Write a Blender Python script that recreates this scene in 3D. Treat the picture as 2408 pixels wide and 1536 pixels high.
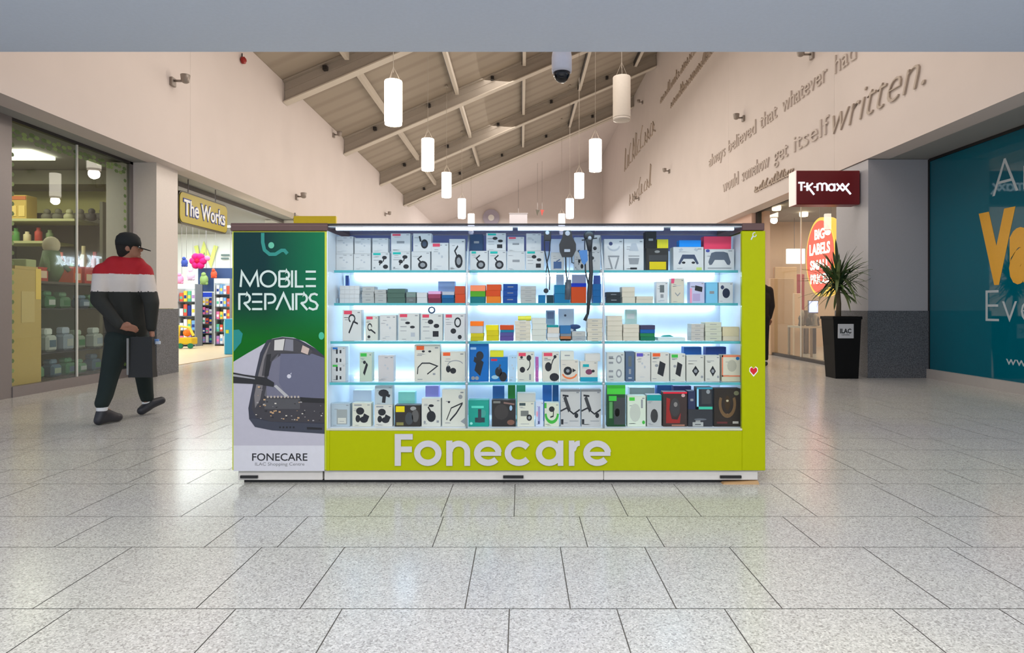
import bpy, math, random
from mathutils import Vector, Matrix
random.seed(7)
for o in list(bpy.data.objects): bpy.data.objects.remove(o)
SC = bpy.context.scene
COL = SC.collection
PI = math.pi

# ------------------------------------------------------------------ camera, world, exposure
F = 1500.0; CX = 1225.0; CY = 722.0; H = 1.1      # focal length, vanishing point (px), eye height
cam = bpy.data.cameras.new('camera'); camo = bpy.data.objects.new('camera', cam); COL.objects.link(camo)
camo.location = (0, 0, H); camo.rotation_euler = (PI/2, 0, 0)
cam.sensor_width = 36; cam.lens = F/2408*36
cam.shift_x = -(CX-1204)/2408; cam.shift_y = (CY-768)/2408
cam.clip_end = 200
SC.camera = camo
SC.view_settings.view_transform = 'Standard'; SC.view_settings.look = 'None'
SC.view_settings.gamma = 1; SC.view_settings.use_curve_mapping = False
SC.view_settings.exposure = 0.0
w = bpy.data.worlds.new('world'); SC.world = w; w.use_nodes = True
w.node_tree.nodes['Background'].inputs[0].default_value = (.80, .87, 1.0, 1)
w.node_tree.nodes['Background'].inputs[1].default_value = 1.12

def area(name, loc, rot, sx, sy, power, col=(1, 1, 1), spread=None):
    l = bpy.data.lights.new(name, 'AREA'); l.shape = 'RECTANGLE'; l.size = sx; l.size_y = sy
    l.energy = power; l.color = col
    if spread: l.spread = spread
    o = bpy.data.objects.new(name, l); COL.objects.link(o); o.location = loc; o.rotation_euler = rot
    return o
def point(name, loc, power, col, r=.1):
    l = bpy.data.lights.new(name, 'POINT'); l.energy = power; l.color = col; l.shadow_soft_size = r
    o = bpy.data.objects.new(name, l); COL.objects.link(o); o.location = loc
    return o
# unseen fill lamps added to brighten the entrance and the tall hall
area('entrance_fill_light', (0, -.2, 3.36), (0, 0, 0), 7, 1.2, 270, (1, .96, .9))
area('entrance_fill_light', (0, 2.2, 3.36), (0, 0, 0), 6, .5, 34, (1, .97, .93))
area('hall_fill_light', (0, 9.0, 7.4), (0, math.radians(6), 0), 7, 5, 310, (1, .93, .85))
area('hall_fill_light', (0, 20, 8.2), (0, math.radians(4), 0), 5, 12, 500, (1, .92, .84)).data.cycles.max_bounces = 8
area('hall_fill_light', (0, 36, 7.0), (0, 0, 0), 6, 8, 800, (1, .95, .9))

# ------------------------------------------------------------------ helpers
def lin(c):
    c = c/255.0
    return c/12.92 if c <= .04045 else ((c+.055)/1.055)**2.4
def C3(r, g, b): return (lin(r), lin(g), lin(b), 1)
_m = {}
def mat(rgb, rough=.5, metal=0, emit=0, spec=.5, noise=0, nscale=30, alpha=None):
    key = (rgb, rough, metal, emit, spec, noise, nscale)
    if key in _m: return _m[key]
    m = bpy.data.materials.new('paint_%d_%d_%d' % rgb); m.use_nodes = True
    nt = m.node_tree; b = nt.nodes['Principled BSDF']
    b.inputs['Roughness'].default_value = rough; b.inputs['Metallic'].default_value = metal
    b.inputs['Specular IOR Level'].default_value = spec
    col = C3(*rgb); b.inputs['Base Color'].default_value = col
    if emit:
        b.inputs['Emission Color'].default_value = col; b.inputs['Emission Strength'].default_value = emit
    else:
        n = nt.nodes.new('ShaderNodeTexNoise'); n.inputs['Scale'].default_value = nscale; n.inputs['Detail'].default_value = 3
        tc = nt.nodes.new('ShaderNodeTexCoord'); nt.links.new(tc.outputs['Object'], n.inputs['Vector'])
        mx = nt.nodes.new('ShaderNodeMix'); mx.data_type = 'RGBA'
        k = max(noise, .04)
        mx.inputs[6].default_value = tuple(c*(1-k) for c in col[:3])+(1,); mx.inputs[7].default_value = tuple(min(1, c*(1+k)) for c in col[:3])+(1,)
        nt.links.new(n.outputs['Fac'], mx.inputs[0]); nt.links.new(mx.outputs[2], b.inputs['Base Color'])
    _m[key] = m
    return m
def glassmat(name, tint=(1, 1, 1), ior=1.45, rough=.0, base=0.0):
    m = bpy.data.materials.new(name); m.use_nodes = True; nt = m.node_tree; nt.nodes.clear()
    o = nt.nodes.new('ShaderNodeOutputMaterial'); t = nt.nodes.new('ShaderNodeBsdfTransparent'); g = nt.nodes.new('ShaderNodeBsdfGlossy')
    t.inputs[0].default_value = tint+(1,); g.inputs['Roughness'].default_value = rough
    lw_ = nt.nodes.new('ShaderNodeLayerWeight'); lw_.inputs[0].default_value = .5
    f = nt.nodes.new('ShaderNodeMath'); f.operation = 'POWER'; f.inputs[1].default_value = 5; nt.links.new(lw_.outputs['Facing'], f.inputs[0])
    r0 = ((ior-1)/(ior+1))**2+base
    a = nt.nodes.new('ShaderNodeMath'); a.operation = 'MULTIPLY_ADD'; a.inputs[1].default_value = 1-r0; a.inputs[2].default_value = r0; a.use_clamp = True
    mx = nt.nodes.new('ShaderNodeMixShader'); nt.links.new(f.outputs[0], a.inputs[0]); nt.links.new(a.outputs[0], mx.inputs[0])
    nt.links.new(t.outputs[0], mx.inputs[1]); nt.links.new(g.outputs[0], mx.inputs[2]); nt.links.new(mx.outputs[0], o.inputs[0])
    return m

class MB:
    def __init__(s): s.rc = 0; s.v = []; s.f = []; s.m = []; s.mats = []; s.smooth = False
    def mi(s, m):
        if m not in s.mats: s.mats.append(m)
        return s.mats.index(m)
    def poly(s, pts, m):
        b = len(s.v); s.v += [tuple(p) for p in pts]; s.f.append(tuple(range(b, b+len(pts)))); s.m.append(s.mi(m))
    def add(s, vs, fs, m):
        b = len(s.v); s.v += [tuple(p) for p in vs]; i = s.mi(m)
        for f in fs: s.f.append(tuple(b+k for k in f)); s.m.append(i)
    def box(s, x0, x1, y0, y1, z0, z1, m, bev=0):
        if bev and min(x1-x0, y1-y0, z1-z0) > 2.2*bev:
            # chamfered box
            vs = []; e = bev
            xs = (x0, x1); ys = (y0, y1); zs = (z0, z1)
            for i in (0, 1):
                for j in (0, 1):
                    for k in (0, 1):
                        sx = e if i == 0 else -e; sy = e if j == 0 else -e; sz = e if k == 0 else -e
                        vs += [(xs[i], ys[j]+sy, zs[k]+sz), (xs[i]+sx, ys[j], zs[k]+sz), (xs[i]+sx, ys[j]+sy, zs[k])]
            def V(i, j, k, a): return (i*4+j*2+k)*3+a
            fs = []
            for i in (0, 1):
                q = [V(i,0,0,0), V(i,1,0,0), V(i,1,1,0), V(i,0,1,0)]; fs.append(q if i else q[::-1])
                q = [V(0,i,0,1), V(1,i,0,1), V(1,i,1,1), V(0,i,1,1)]; fs.append(q if not i else q[::-1])
                q = [V(0,0,i,2), V(1,0,i,2), V(1,1,i,2), V(0,1,i,2)]; fs.append(q if i else q[::-1])
                for j in (0, 1):
                    fs.append([V(i,j,0,0), V(i,j,1,0), V(i,j,1,1), V(i,j,0,1)])
                    fs.append([V(i,0,j,0), V(i,1,j,0), V(i,1,j,2), V(i,0,j,2)])
                    fs.append([V(0,i,j,1), V(1,i,j,1), V(1,i,j,2), V(0,i,j,2)])
                    for k in (0, 1): fs.append([V(i,j,k,0), V(i,j,k,1), V(i,j,k,2)])
            s.add(vs, fs, m); return
        vs = [(x0,y0,z0),(x1,y0,z0),(x1,y1,z0),(x0,y1,z0),(x0,y0,z1),(x1,y0,z1),(x1,y1,z1),(x0,y1,z1)]
        s.add(vs, [(0,3,2,1),(4,5,6,7),(0,1,5,4),(1,2,6,5),(2,3,7,6),(3,0,4,7)], m)
    def prism(s, pts, mp, d, m, back=True):
        """2-D outline pts (u,v), mapped by mp(u,v,w); w from 0 to d (front)"""
        n = len(pts); vs = [mp(u, v, d) for u, v in pts]+[mp(u, v, 0) for u, v in pts]
        fs = [tuple(range(n))]+[(i, (i+1) % n, n+(i+1) % n, n+i) for i in range(n)]
        if back: fs.append(tuple(range(2*n-1, n-1, -1)))
        s.add(vs, fs, m)
    def ribbon(s, pts, wd, mp, d, m, closed=False):
        n = len(pts); L = []; R = []; s.rc = (s.rc+1) % 11; d = d+s.rc*(4e-5 if d < .02 else 2e-4)
        for i, (x, y) in enumerate(pts):
            if closed: a = pts[i-1]; b = pts[(i+1) % n]
            else: a = pts[max(i-1, 0)]; b = pts[min(i+1, n-1)]
            def nrm(p, q):
                dx, dy = q[0]-p[0], q[1]-p[1]; l = math.hypot(dx, dy) or 1; return (-dy/l, dx/l)
            if (not closed and i in (0, n-1)): nx, ny = nrm(a, b); k = 1
            else:
                n1 = nrm(a, (x, y)); n2 = nrm((x, y), b); nx, ny = n1[0]+n2[0], n1[1]+n2[1]; l = math.hypot(nx, ny) or 1
                nx, ny = nx/l, ny/l; k = 1/max(.35, nx*n1[0]+ny*n1[1])
            L.append((x+nx*wd/2*k, y+ny*wd/2*k)); R.append((x-nx*wd/2*k, y-ny*wd/2*k))
        vs = [mp(u, v, d) for u, v in L]+[mp(u, v, d) for u, v in R]+[mp(u, v, 0) for u, v in L]+[mp(u, v, 0) for u, v in R]
        fs = []
        for i in range(n if closed else n-1):
            j = (i+1) % n
            fs += [(i, j, n+j, n+i), (i, 2*n+i, 2*n+j, j), (n+i, n+j, 3*n+j, 3*n+i)]
        if not closed: fs += [(0, n, 3*n, 2*n), (n-1, 3*n-1, 4*n-1, 2*n-1)]
        s.add(vs, fs, m)
    def tube(s, pts, r, m, n=8, cap=True):
        pts = [Vector(p) for p in pts]; rs = r if isinstance(r, (list, tuple)) else [r]*len(pts)
        b = len(s.v); up0 = None; i_m = s.mi(m)
        for i, p in enumerate(pts):
            t = (pts[min(i+1, len(pts)-1)]-pts[max(i-1, 0)]).normalized()
            up = Vector((0, 0, 1)) if abs(t.z) < .9 else Vector((1, 0, 0))
            if up0 is not None: up = up0
            a = t.cross(up)
            if a.length < 1e-4: a = t.orthogonal()
            a.normalize(); c = a.cross(t).normalized(); up0 = c
            for k in range(n):
                th = 2*PI*k/n; q = p+(a*math.cos(th)+c*math.sin(th))*rs[i]; s.v.append(tuple(q))
        for i in range(len(pts)-1):
            for k in range(n):
                s.f.append((b+i*n+k, b+i*n+(k+1) % n, b+(i+1)*n+(k+1) % n, b+(i+1)*n+k)); s.m.append(i_m)
        if cap:
            s.f.append(tuple(b+k for k in range(n))[::-1]); s.m.append(i_m)
            s.f.append(tuple(b+(len(pts)-1)*n+k for k in range(n))); s.m.append(i_m)
    def lathe(s, prof, c, m, n=24, axis='z', sx=1, sy=1):
        b = len(s.v); i_m = s.mi(m)
        for r, h in prof:
            for k in range(n):
                th = 2*PI*k/n; x, y = r*math.cos(th)*sx, r*math.sin(th)*sy
                if axis == 'z': s.v.append((c[0]+x, c[1]+y, c[2]+h))
                elif axis == 'y': s.v.append((c[0]+x, c[1]+h, c[2]+y))
                else: s.v.append((c[0]+h, c[1]+x, c[2]+y))
        for i in range(len(prof)-1):
            for k in range(n):
                s.f.append((b+i*n+k, b+i*n+(k+1) % n, b+(i+1)*n+(k+1) % n, b+(i+1)*n+k)); s.m.append(i_m)
        for i in (0, len(prof)-1):
            if prof[0] != prof[-1] and prof[i][0] > 1e-6: s.f.append(tuple(b+i*n+k for k in range(n))); s.m.append(i_m)
    def ball(s, c, r, m, n=12, sc=(1, 1, 1), rot=None):
        b = len(s.v); i_m = s.mi(m); k2 = max(6, n//2+1)
        for i in range(k2+1):
            ph = PI*i/k2
            for k in range(n):
                th = 2*PI*k/n
                q = Vector((math.sin(ph)*math.cos(th)*r*sc[0], math.sin(ph)*math.sin(th)*r*sc[1], math.cos(ph)*r*sc[2]))
                if rot: q = rot @ q
                s.v.append((c[0]+q.x, c[1]+q.y, c[2]+q.z))
        for i in range(k2):
            for k in range(n):
                s.f.append((b+i*n+k, b+i*n+(k+1) % n, b+(i+1)*n+(k+1) % n, b+(i+1)*n+k)); s.m.append(i_m)
    def text(s, txt, width, cap, mp, d, m, shear=0, bold=0, spacing=1):
        cu = bpy.data.curves.new('t', 'FONT'); cu.body = txt; cu.size = 1; cu.offset = bold; cu.shear = shear; cu.space_character = spacing
        cu.resolution_u = 3; cu.fill_mode = 'FRONT' if d == 0 else 'BOTH'; cu.extrude = .5
        o = bpy.data.objects.new('t', cu); COL.objects.link(o)
        dg = bpy.context.evaluated_depsgraph_get(); me = bpy.data.meshes.new_from_object(o.evaluated_get(dg))
        vs = [v.co.copy() for v in me.vertices]; fs = [tuple(p.vertices) for p in me.polygons]
        bpy.data.objects.remove(o); bpy.data.curves.remove(cu); bpy.data.meshes.remove(me)
        if not vs: return
        x0 = min(v.x for v in vs); x1 = max(v.x for v in vs)
        kx = width/(x1-x0); ky = cap/.73
        s.add([mp((v.x-x0)*kx, v.y*ky, (v.z+.5)*d) for v in vs], fs, m)

WO = {}   # world origin of every object
def wloc(o): return WO.get(o.name, Vector((0, 0, 0)))
def make(name, mb, parent=None, smooth=False, at=None):
    me = bpy.data.meshes.new(name)
    if parent is None:
        if at is None:
            xs = [v[0] for v in mb.v]; ys = [v[1] for v in mb.v]; zs = [v[2] for v in mb.v]
            at = ((min(xs)+max(xs))/2, (min(ys)+max(ys))/2, min(zs))
        org = Vector(at)
    else: org = wloc(parent)
    me.from_pydata([(v[0]-org.x, v[1]-org.y, v[2]-org.z) for v in mb.v], [], mb.f)
    for m in mb.mats: me.materials.append(m)
    me.polygons.foreach_set('material_index', mb.m)
    me.update()
    import bmesh
    bm = bmesh.new(); bm.from_mesh(me); bmesh.ops.recalc_face_normals(bm, faces=bm.faces); bm.to_mesh(me); bm.free()
    if smooth:
        me.polygons.foreach_set('use_smooth', [True]*len(me.polygons))
    o = bpy.data.objects.new(name, me); COL.objects.link(o)
    if parent is None: o.location = org; WO[o.name] = org
    else: o.parent = parent; WO[o.name] = org
    return o
def tag(o, label, cat, group=None):
    o['label'] = label; o['category'] = cat
    if group: o['group'] = group
    return o
def thing(name, label, cat, loc, group=None):
    o = bpy.data.objects.new(name, None); COL.objects.link(o); o.location = loc; o.empty_display_size = .1
    WO[o.name] = Vector(loc); return tag(o, label, cat, group)
def struct(name, mb, smooth=False):
    o = make(name, mb, smooth=smooth); o['kind'] = 'structure'; return o
def P(px, py, D): return ((px-CX)*D/F, D, H-(py-CY)*D/F)
def XP(px, D): return (px-CX)*D/F
def ZP(py, D): return H-(py-CY)*D/F
def arc(cx, cy, rx, ry, a0, a1, n=14):
    return [(cx+rx*math.cos(math.radians(a0+(a1-a0)*i/n)), cy+ry*math.sin(math.radians(a0+(a1-a0)*i/n))) for i in range(n+1)]

# ------------------------------------------------------------------ surfaces
M_wall = mat((214, 203, 198), .75, noise=.02, nscale=1.5)
M_col0 = mat((206, 202, 200), .6)
M_white = mat((232, 230, 226), .6)
M_soffit = mat((152, 152, 150), .7)
M_ceil = mat((214, 228, 250), .7)
M_trim = mat((128, 122, 122), .4, metal=.3)
M_darktrim = mat((38, 36, 38), .4)
M_black = mat((20, 20, 22), .45)
M_beam = mat((170, 160, 148), .6)
M_purlin = mat((202, 192, 178), .6)
M_lamp = mat((255, 244, 228), .5, emit=6)

def granite(name, c1, c2, scale, rough):
    m = bpy.data.materials.new(name); m.use_nodes = True; nt = m.node_tree; b = nt.nodes['Principled BSDF']
    b.inputs['Roughness'].default_value = rough
    tc = nt.nodes.new('ShaderNodeTexCoord'); v = nt.nodes.new('ShaderNodeTexNoise'); v.inputs['Scale'].default_value = scale; v.inputs['Detail'].default_value = 2
    r = nt.nodes.new('ShaderNodeValToRGB'); r.color_ramp.elements[0].position = .36; r.color_ramp.elements[1].position = .64
    r.color_ramp.elements[0].color = c1; r.color_ramp.elements[1].color = c2
    n2 = nt.nodes.new('ShaderNodeTexNoise'); n2.inputs['Scale'].default_value = .6
    mx = nt.nodes.new('ShaderNodeMix'); mx.data_type = 'RGBA'; mx.blend_type = 'MULTIPLY'; mx.inputs[0].default_value = .25
    nt.links.new(tc.outputs['Object'], v.inputs['Vector']); nt.links.new(tc.outputs['Object'], n2.inputs['Vector'])
    nt.links.new(v.outputs['Fac'], r.inputs[0]); nt.links.new(r.outputs[0], mx.inputs[6]); nt.links.new(n2.outputs['Fac'], mx.inputs[7])
    nt.links.new(mx.outputs[2], b.inputs['Base Color'])
    return m
def terrazzo():
    m = bpy.data.materials.new('terrazzo'); m.use_nodes = True; nt = m.node_tree; b = nt.nodes['Principled BSDF']
    b.inputs['Roughness'].default_value = .19; b.inputs['Specular IOR Level'].default_value = .5
    tc = nt.nodes.new('ShaderNodeTexCoord'); v = nt.nodes.new('ShaderNodeTexVoronoi'); v.inputs['Scale'].default_value = 175
    sp = nt.nodes.new('ShaderNodeSeparateColor'); r = nt.nodes.new('ShaderNodeValToRGB'); cr = r.color_ramp
    cr.elements[0].position = 0; cr.elements[0].color = C3(150, 148, 144); cr.elements[1].position = 1; cr.elements[1].color = C3(218, 217, 212)
    e = cr.elements.new(.22); e.color = C3(182, 180, 176); e = cr.elements.new(.7); e.color = C3(198, 197, 193)
    n2 = nt.nodes.new('ShaderNodeTexNoise'); n2.inputs['Scale'].default_value = .7; n2.inputs['Detail'].default_value = 3
    r2 = nt.nodes.new('ShaderNodeValToRGB'); r2.color_ramp.elements[0].position = .35; r2.color_ramp.elements[1].position = .65
    r2.color_ramp.elements[0].color = (.93, .92, .95, 1); r2.color_ramp.elements[1].color = (1, 1, .96, 1)
    mx = nt.nodes.new('ShaderNodeMix'); mx.data_type = 'RGBA'; mx.blend_type = 'MULTIPLY'; mx.inputs[0].default_value = 1
    L = nt.links.new
    L(tc.outputs['Object'], v.inputs['Vector']); L(tc.outputs['Object'], n2.inputs['Vector']); L(v.outputs['Color'], sp.inputs[0]); L(sp.outputs[0], r.inputs[0])
    L(n2.outputs['Fac'], r2.inputs[0]); L(r.outputs[0], mx.inputs[6]); L(r2.outputs[0], mx.inputs[7]); L(mx.outputs[2], b.inputs['Base Color'])
    return m
M_floor = terrazzo()
M_granite = granite('dark_granite', C3(66, 69, 73), C3(120, 123, 130), 90, .3)
M_grout = mat((120, 116, 112), .7)
M_grout2 = mat((98, 94, 90), .7)

# roof boards
def roofmat():
    m = bpy.data.materials.new('roof_boards'); m.use_nodes = True; nt = m.node_tree; b = nt.nodes['Principled BSDF']
    b.inputs['Roughness'].default_value = .8
    tc = nt.nodes.new('ShaderNodeTexCoord'); wv = nt.nodes.new('ShaderNodeTexWave'); wv.bands_direction = 'Y'; wv.inputs['Scale'].default_value = .42
    wv.inputs['Distortion'].default_value = .4; wv.inputs['Detail'].default_value = 2
    r = nt.nodes.new('ShaderNodeValToRGB'); r.color_ramp.elements[0].position = .0; r.color_ramp.elements[1].position = .45
    r.color_ramp.elements[0].color = C3(152, 140, 126); r.color_ramp.elements[1].color = C3(163, 151, 136)
    nt.links.new(tc.outputs['Object'], wv.inputs['Vector']); nt.links.new(wv.outputs['Fac'], r.inputs[0]); nt.links.new(r.outputs[0], b.inputs['Base Color'])
    return m
M_roof = roofmat()

# ------------------------------------------------------------------ floor: terrazzo slabs
rows = [(1.72, 2.324, [-1.635, -1.038, -.651, -.042, .349, .741, 1.351, 1.74], 'a'),
        (2.324, 2.92, [-2.38, -1.78, -1.185, -.806, -.2045, .18, .566, .953, 1.565, 1.95], 'a'),
        (2.92, 3.347, [-2.14, -1.45, -1.116, -.406, .306, .658, 1.372, 2.07], 'b'),
        (3.347, 3.966, [-2.39, -1.785, -1.395, -.803, -.42, -.036, .562, .948, 1.555, 2.175, 2.53], 'a')]
y = 3.966; seq = [.34, .60, .43, .60]; i = 0
while y < 43:
    h = seq[i % 4]; rows.append((y, y+h, [random.uniform(-.3, .3)], 'ab'[i % 2])); y += h; i += 1
y = 1.72; i = 0
while y > -5:
    h = seq[i % 4]; rows.append((y-h, y, [random.uniform(-.3, .3)], 'ab'[i % 2])); y -= h; i += 1
fl = MB(); g = .0022
for y0, y1, js, kind in rows:
    js = list(js); pat = [.6, .385, .6, .385, .385] if kind == 'a' else [.705, .35, .71]
    k = 0
    while js[-1] < 9.5: js.append(js[-1]+pat[k % len(pat)]); k += 1
    k = 0
    while js[0] > -9.5: js.insert(0, js[0]-pat[k % len(pat)]); k += 1
    for a, b in zip(js, js[1:]):
        fl.poly([(a+g, y0+g, 0), (b-g, y0+g, 0), (b-g, y1-g, 0), (a+g, y1-g, 0)], M_floor)
fl.poly([(-9.6, -5, -.0025), (9.6, -5, -.0025), (9.6, 43, -.0025), (-9.6, 43, -.0025)], M_grout2)
fl.box(-16, 14, -5.2, 44, -.2, -.05, M_grout)
struct('floor', fl)

# ------------------------------------------------------------------ walls, roof, soffits
XL, XR = -5.59, 5.37
def roofz(x): return 6.43+.43*(x-XL)
wl = MB()
wl.box(XL-.35, XL, 5.75, 10.78, 3.4, 6.42, M_wall); wl.box(XL-.35, XL, 10.784, 42, 3.4, 6.42, M_wall)
wl.box(XL-.30, XL-.02, 10.77, 10.79, 3.42, 6.4, M_trim)
wl.box(XL-.35, XL, 31.7, 42, 6.42, 6.6, M_wall)
struct('wall_left', wl)
wr = MB()
for a, b in ((5.75, 10.93), (10.934, 16.5), (16.504, 42)): wr.box(XR, XR+.35, a, b, 3.4, roofz(XR)+.05, M_wall)
wr.box(XR+.02, XR+.3, 10.9, 16.6, 3.42, 11, M_trim)
struct('wall_right', wr)
rf = MB()
def slab(y0, y1, m, th=.15, dz=0):
    x0, x1 = XL-.4, XR+.4
    vs = [(x0, y0, roofz(x0)+dz), (x1, y0, roofz(x1)+dz), (x1, y1, roofz(x1)+dz), (x0, y1, roofz(x0)+dz)]
    vs += [(v[0], v[1], v[2]+th) for v in vs]
    rf.add(vs, [(0,1,2,3),(4,7,6,5),(0,4,5,1),(1,5,6,2),(2,6,7,3),(3,7,4,0)], m)
slab(5.4, 31.6, M_roof); slab(31.6, 42.3, M_wall, dz=-.02)
struct('ceiling', rf)
# entrance ceiling
ce = MB(); ce.box(-12, 11, -1.5, 5.75, 3.4, 3.75, M_ceil); 
struct('ceiling', ce)
# wall above the entrance ceiling that faces the hall
we = MB(); we.box(XL-.4, XR+.5, 5.55, 5.74, 3.76, 11.4, M_wall); struct('wall_entrance', we)
# end wall
en = MB(); en.box(XL-.4, XR+.4, 42.0, 42.3, 0, 11.2, M_wall)
en.box(-3.6, 4.2, 41.9, 41.99, 4.6, 4.75, M_white)
struct('wall_far', en)
# roof beams (sloping I-beams across the hall) and purlins along it
def slopebeam(Y, dep, hw, m1, name):
    b = MB()
    def seg(za, zb, w, m):
        x0, x1 = XL+.01, XR-.01
        vs = []
        for x in (x0, x1):
            for yy in (Y-w, Y+w):
                for z in (za, zb): vs.append((x, yy, roofz(x)-.005+z))
        b.add(vs, [(0,1,3,2),(4,6,7,5),(0,4,5,1),(2,3,7,6),(0,2,6,4),(1,5,7,3)], m)
    seg(-dep, -.0, .03, m1); seg(-dep-.03, -dep, hw, M_purlin); seg(-.04, 0, hw, m1)
    seg(-dep*.45, -dep*.38, .045, m1)
    # junction boxes along the top
    for x in (-4.6, -2.9, -.9, 1.2, 3.4):
        b.box(x-.05, x+.05, Y-.16, Y-.03, roofz(x)-.19, roofz(x)-.09, M_darktrim)
    struct(name, b)
for k, Y in enumerate((10.0, 15.1, 20.2, 25.3, 30.4)): slopebeam(Y, .5, .14, M_beam, 'trim_%d' % (k+1))
slopebeam(31.5, .35, .2, M_beam, 'trim_6')
for k, x in enumerate((-4.05, -2.0, .1, 2.3, 4.5)):
    b = MB(); ys = [5.8, 10.0, 15.1, 20.2, 25.3, 30.4]
    for a, c in zip(ys, ys[1:]):
        z = roofz(x); b.box(x-.05, x+.05, a+.25, c-.25, z-.24, z-.05, M_purlin); b.box(x-.08, x-.055, a+.25, c-.25, z-.2, z-.04, M_darktrim)
    struct('trim_%d' % (7+k), b)

# left side: soffit, window, pillar
sf = MB(); sf.box(-16, XL-.352, 5.75, 10.78, 3.45, 3.6, M_soffit); sf.box(-6.18, XL-.352, 5.8, 10.78, 3.402, 3.45, M_soffit)
sf.box(-16, XL-.352, 10.78, 41.9, 3.45, 3.6, M_soffit)
struct('ceiling', sf)
pl = MB()
pl.box(-6.6, -5.8, 10.15, 10.78, .84*1.28, 3.4, mat((222, 214, 208), .5)); pl.box(-6.62, -5.79, 10.14, 10.79, 0, 1.07, M_granite)
struct('wall_left_pillar', pl)
M_glass = glassmat('clear_glass', (.93, .96, .94))
fr = MB(); xw = -6.18
fr.box(xw-.06, xw+.02, 7.42, 7.72, 0, 3.40, M_trim); fr.box(xw-.06, xw+.03, 7.72, 10.15, 0, .13, M_trim)
fr.box(xw-.05, xw+.01, 7.72, 10.15, 3.36, 3.40, M_darktrim); fr.box(xw-.05, xw+.01, 10.08, 10.15, .1, 3.4, M_trim)
fr.box(xw-.02, xw+.005, 8.88, 8.895, .13, 3.37, M_white)
# leaf decal border printed on the glass
M_leaf = mat((96, 120, 60), .6); M_leaf2 = mat((140, 160, 92), .6)
yy = 7.78
while yy < 10.05:
    for dz in (0, .07):
        c = (xw-.028, yy+random.uniform(-.02, .02), 3.27-dz+random.uniform(-.02, .02))
        fr.prism([(0.05*math.cos(t*PI/3), .028*math.sin(t*PI/3)) for t in range(6)], lambda u, v, w_, c=c: (c[0]+w_, c[1]+u, c[2]+v), .002, random.choice([M_leaf, M_leaf2]))
    yy += .1
for side in (7.78, 10.0):
    zz = .2
    while zz < 3.2:
        c = (xw-.028, side, zz); fr.prism([(0.035*math.cos(t*PI/3), .03*math.sin(t*PI/3)) for t in range(6)], lambda u, v, w_, c=c: (c[0]+w_, c[1]+u, c[2]+v), .002, random.choice([M_leaf, M_leaf2])); zz += .12
wf = struct('window_1', fr)
gp = MB(); gp.box(xw-.02, xw-.012, 7.72, 8.88, .13, 3.36, M_glass); gp.box(xw-.02, xw-.012, 8.895, 10.08, .13, 3.36, M_glass)
o = make('window_1_glass', gp, wf); o['kind'] = 'structure'
dk = MB(); dk.box(-6.5, -6.15, 5.8, 7.42, 0, 3.40, mat((30, 26, 26), .5)); struct('wall_left_shutter', dk)
# interior of the left shop
M_yel = mat((196, 192, 124), .7); sh = MB()
sh.box(-16, -6.4, 11.6, 11.75, 0, 3.45+.45, M_yel); sh.box(-16, -6.4, 5.8, 5.9, 0, 3.9, M_yel); sh.box(-16.1, -16, 5.8, 11.7, 0, 3.9, M_yel)
sh.box(-6.6, -6.42, 10.8, 11.7, 0, 3.4, M_yel)
struct('wall_left_shop', sh)
sh = MB(); sh.box(-12, -6.15, 5.68, 5.79, 0, 3.395, M_col0); struct('wall_left', sh)
sh = MB(); sh.box(6.34, 11, 5.68, 5.79, 0, 3.385, M_col0); struct('wall_right', sh)
sh = MB(); sh.box(-16, -6.22, 10.9, 11.58, 3.2, 3.44, mat((130, 128, 112), .7)); struct('ceiling', sh)
pn = MB(); pn.box(-9.2, -7.3, 9.5, 10.0, 3.40, 3.445, mat((255, 250, 220), .5, emit=7)); tag(make('ceiling_light', pn), 'glowing rectangular ceiling light panel inside the left shop', 'ceiling light')
area('shop_light', (-8.5, 8.6, 3.3), (0, 0, 0), 2.5, 3, 42, (1, .97, .8))

# right side: soffit, column, teal shopfront
sf = MB(); sf.box(XR+.352, 13, 5.75, 41.9, 3.45, 3.6, M_soffit); sf.box(XR+.352, 6.4, 5.8, 10.95, 3.395, 3.45, M_soffit); struct('ceiling', sf)
cl = MB(); M_col = mat((170, 170, 176), .5)
cl.box(5.39, 6.32, 9.9, 10.9, 1.04, 3.39, M_col); cl.box(5.37, 6.33, 9.88, 10.92, 0, 1.04, M_granite); struct('wall_right_column', cl)

M_teal = bpy.data.materials.new('teal_vinyl_glass'); M_teal.use_nodes = True
b = M_teal.node_tree.nodes['Principled BSDF']; b.inputs['Base Color'].default_value = C3(0, 92, 112); b.inputs['Roughness'].default_value = .04
b.inputs['Specular IOR Level'].default_value = .6
tw = MB(); xt = 6.33
tw.box(xt, xt+.08, 5.8, 9.87, .14, 3.37, M_teal); 
ts = struct('wall_right_shopfront', tw)
tw = MB(); tw.box(xt-.05, xt+.1, 5.8, 9.88, 0, .14, mat((168, 164, 162), .5)); tw.box(xt-.015, xt+.1, 9.87, 9.9, .1, 3.38, M_black); tw.box(xt-.015, xt+.1, 5.8, 9.87, 3.35, 3.39, M_black)
struct('baseboard_right', tw)
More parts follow.
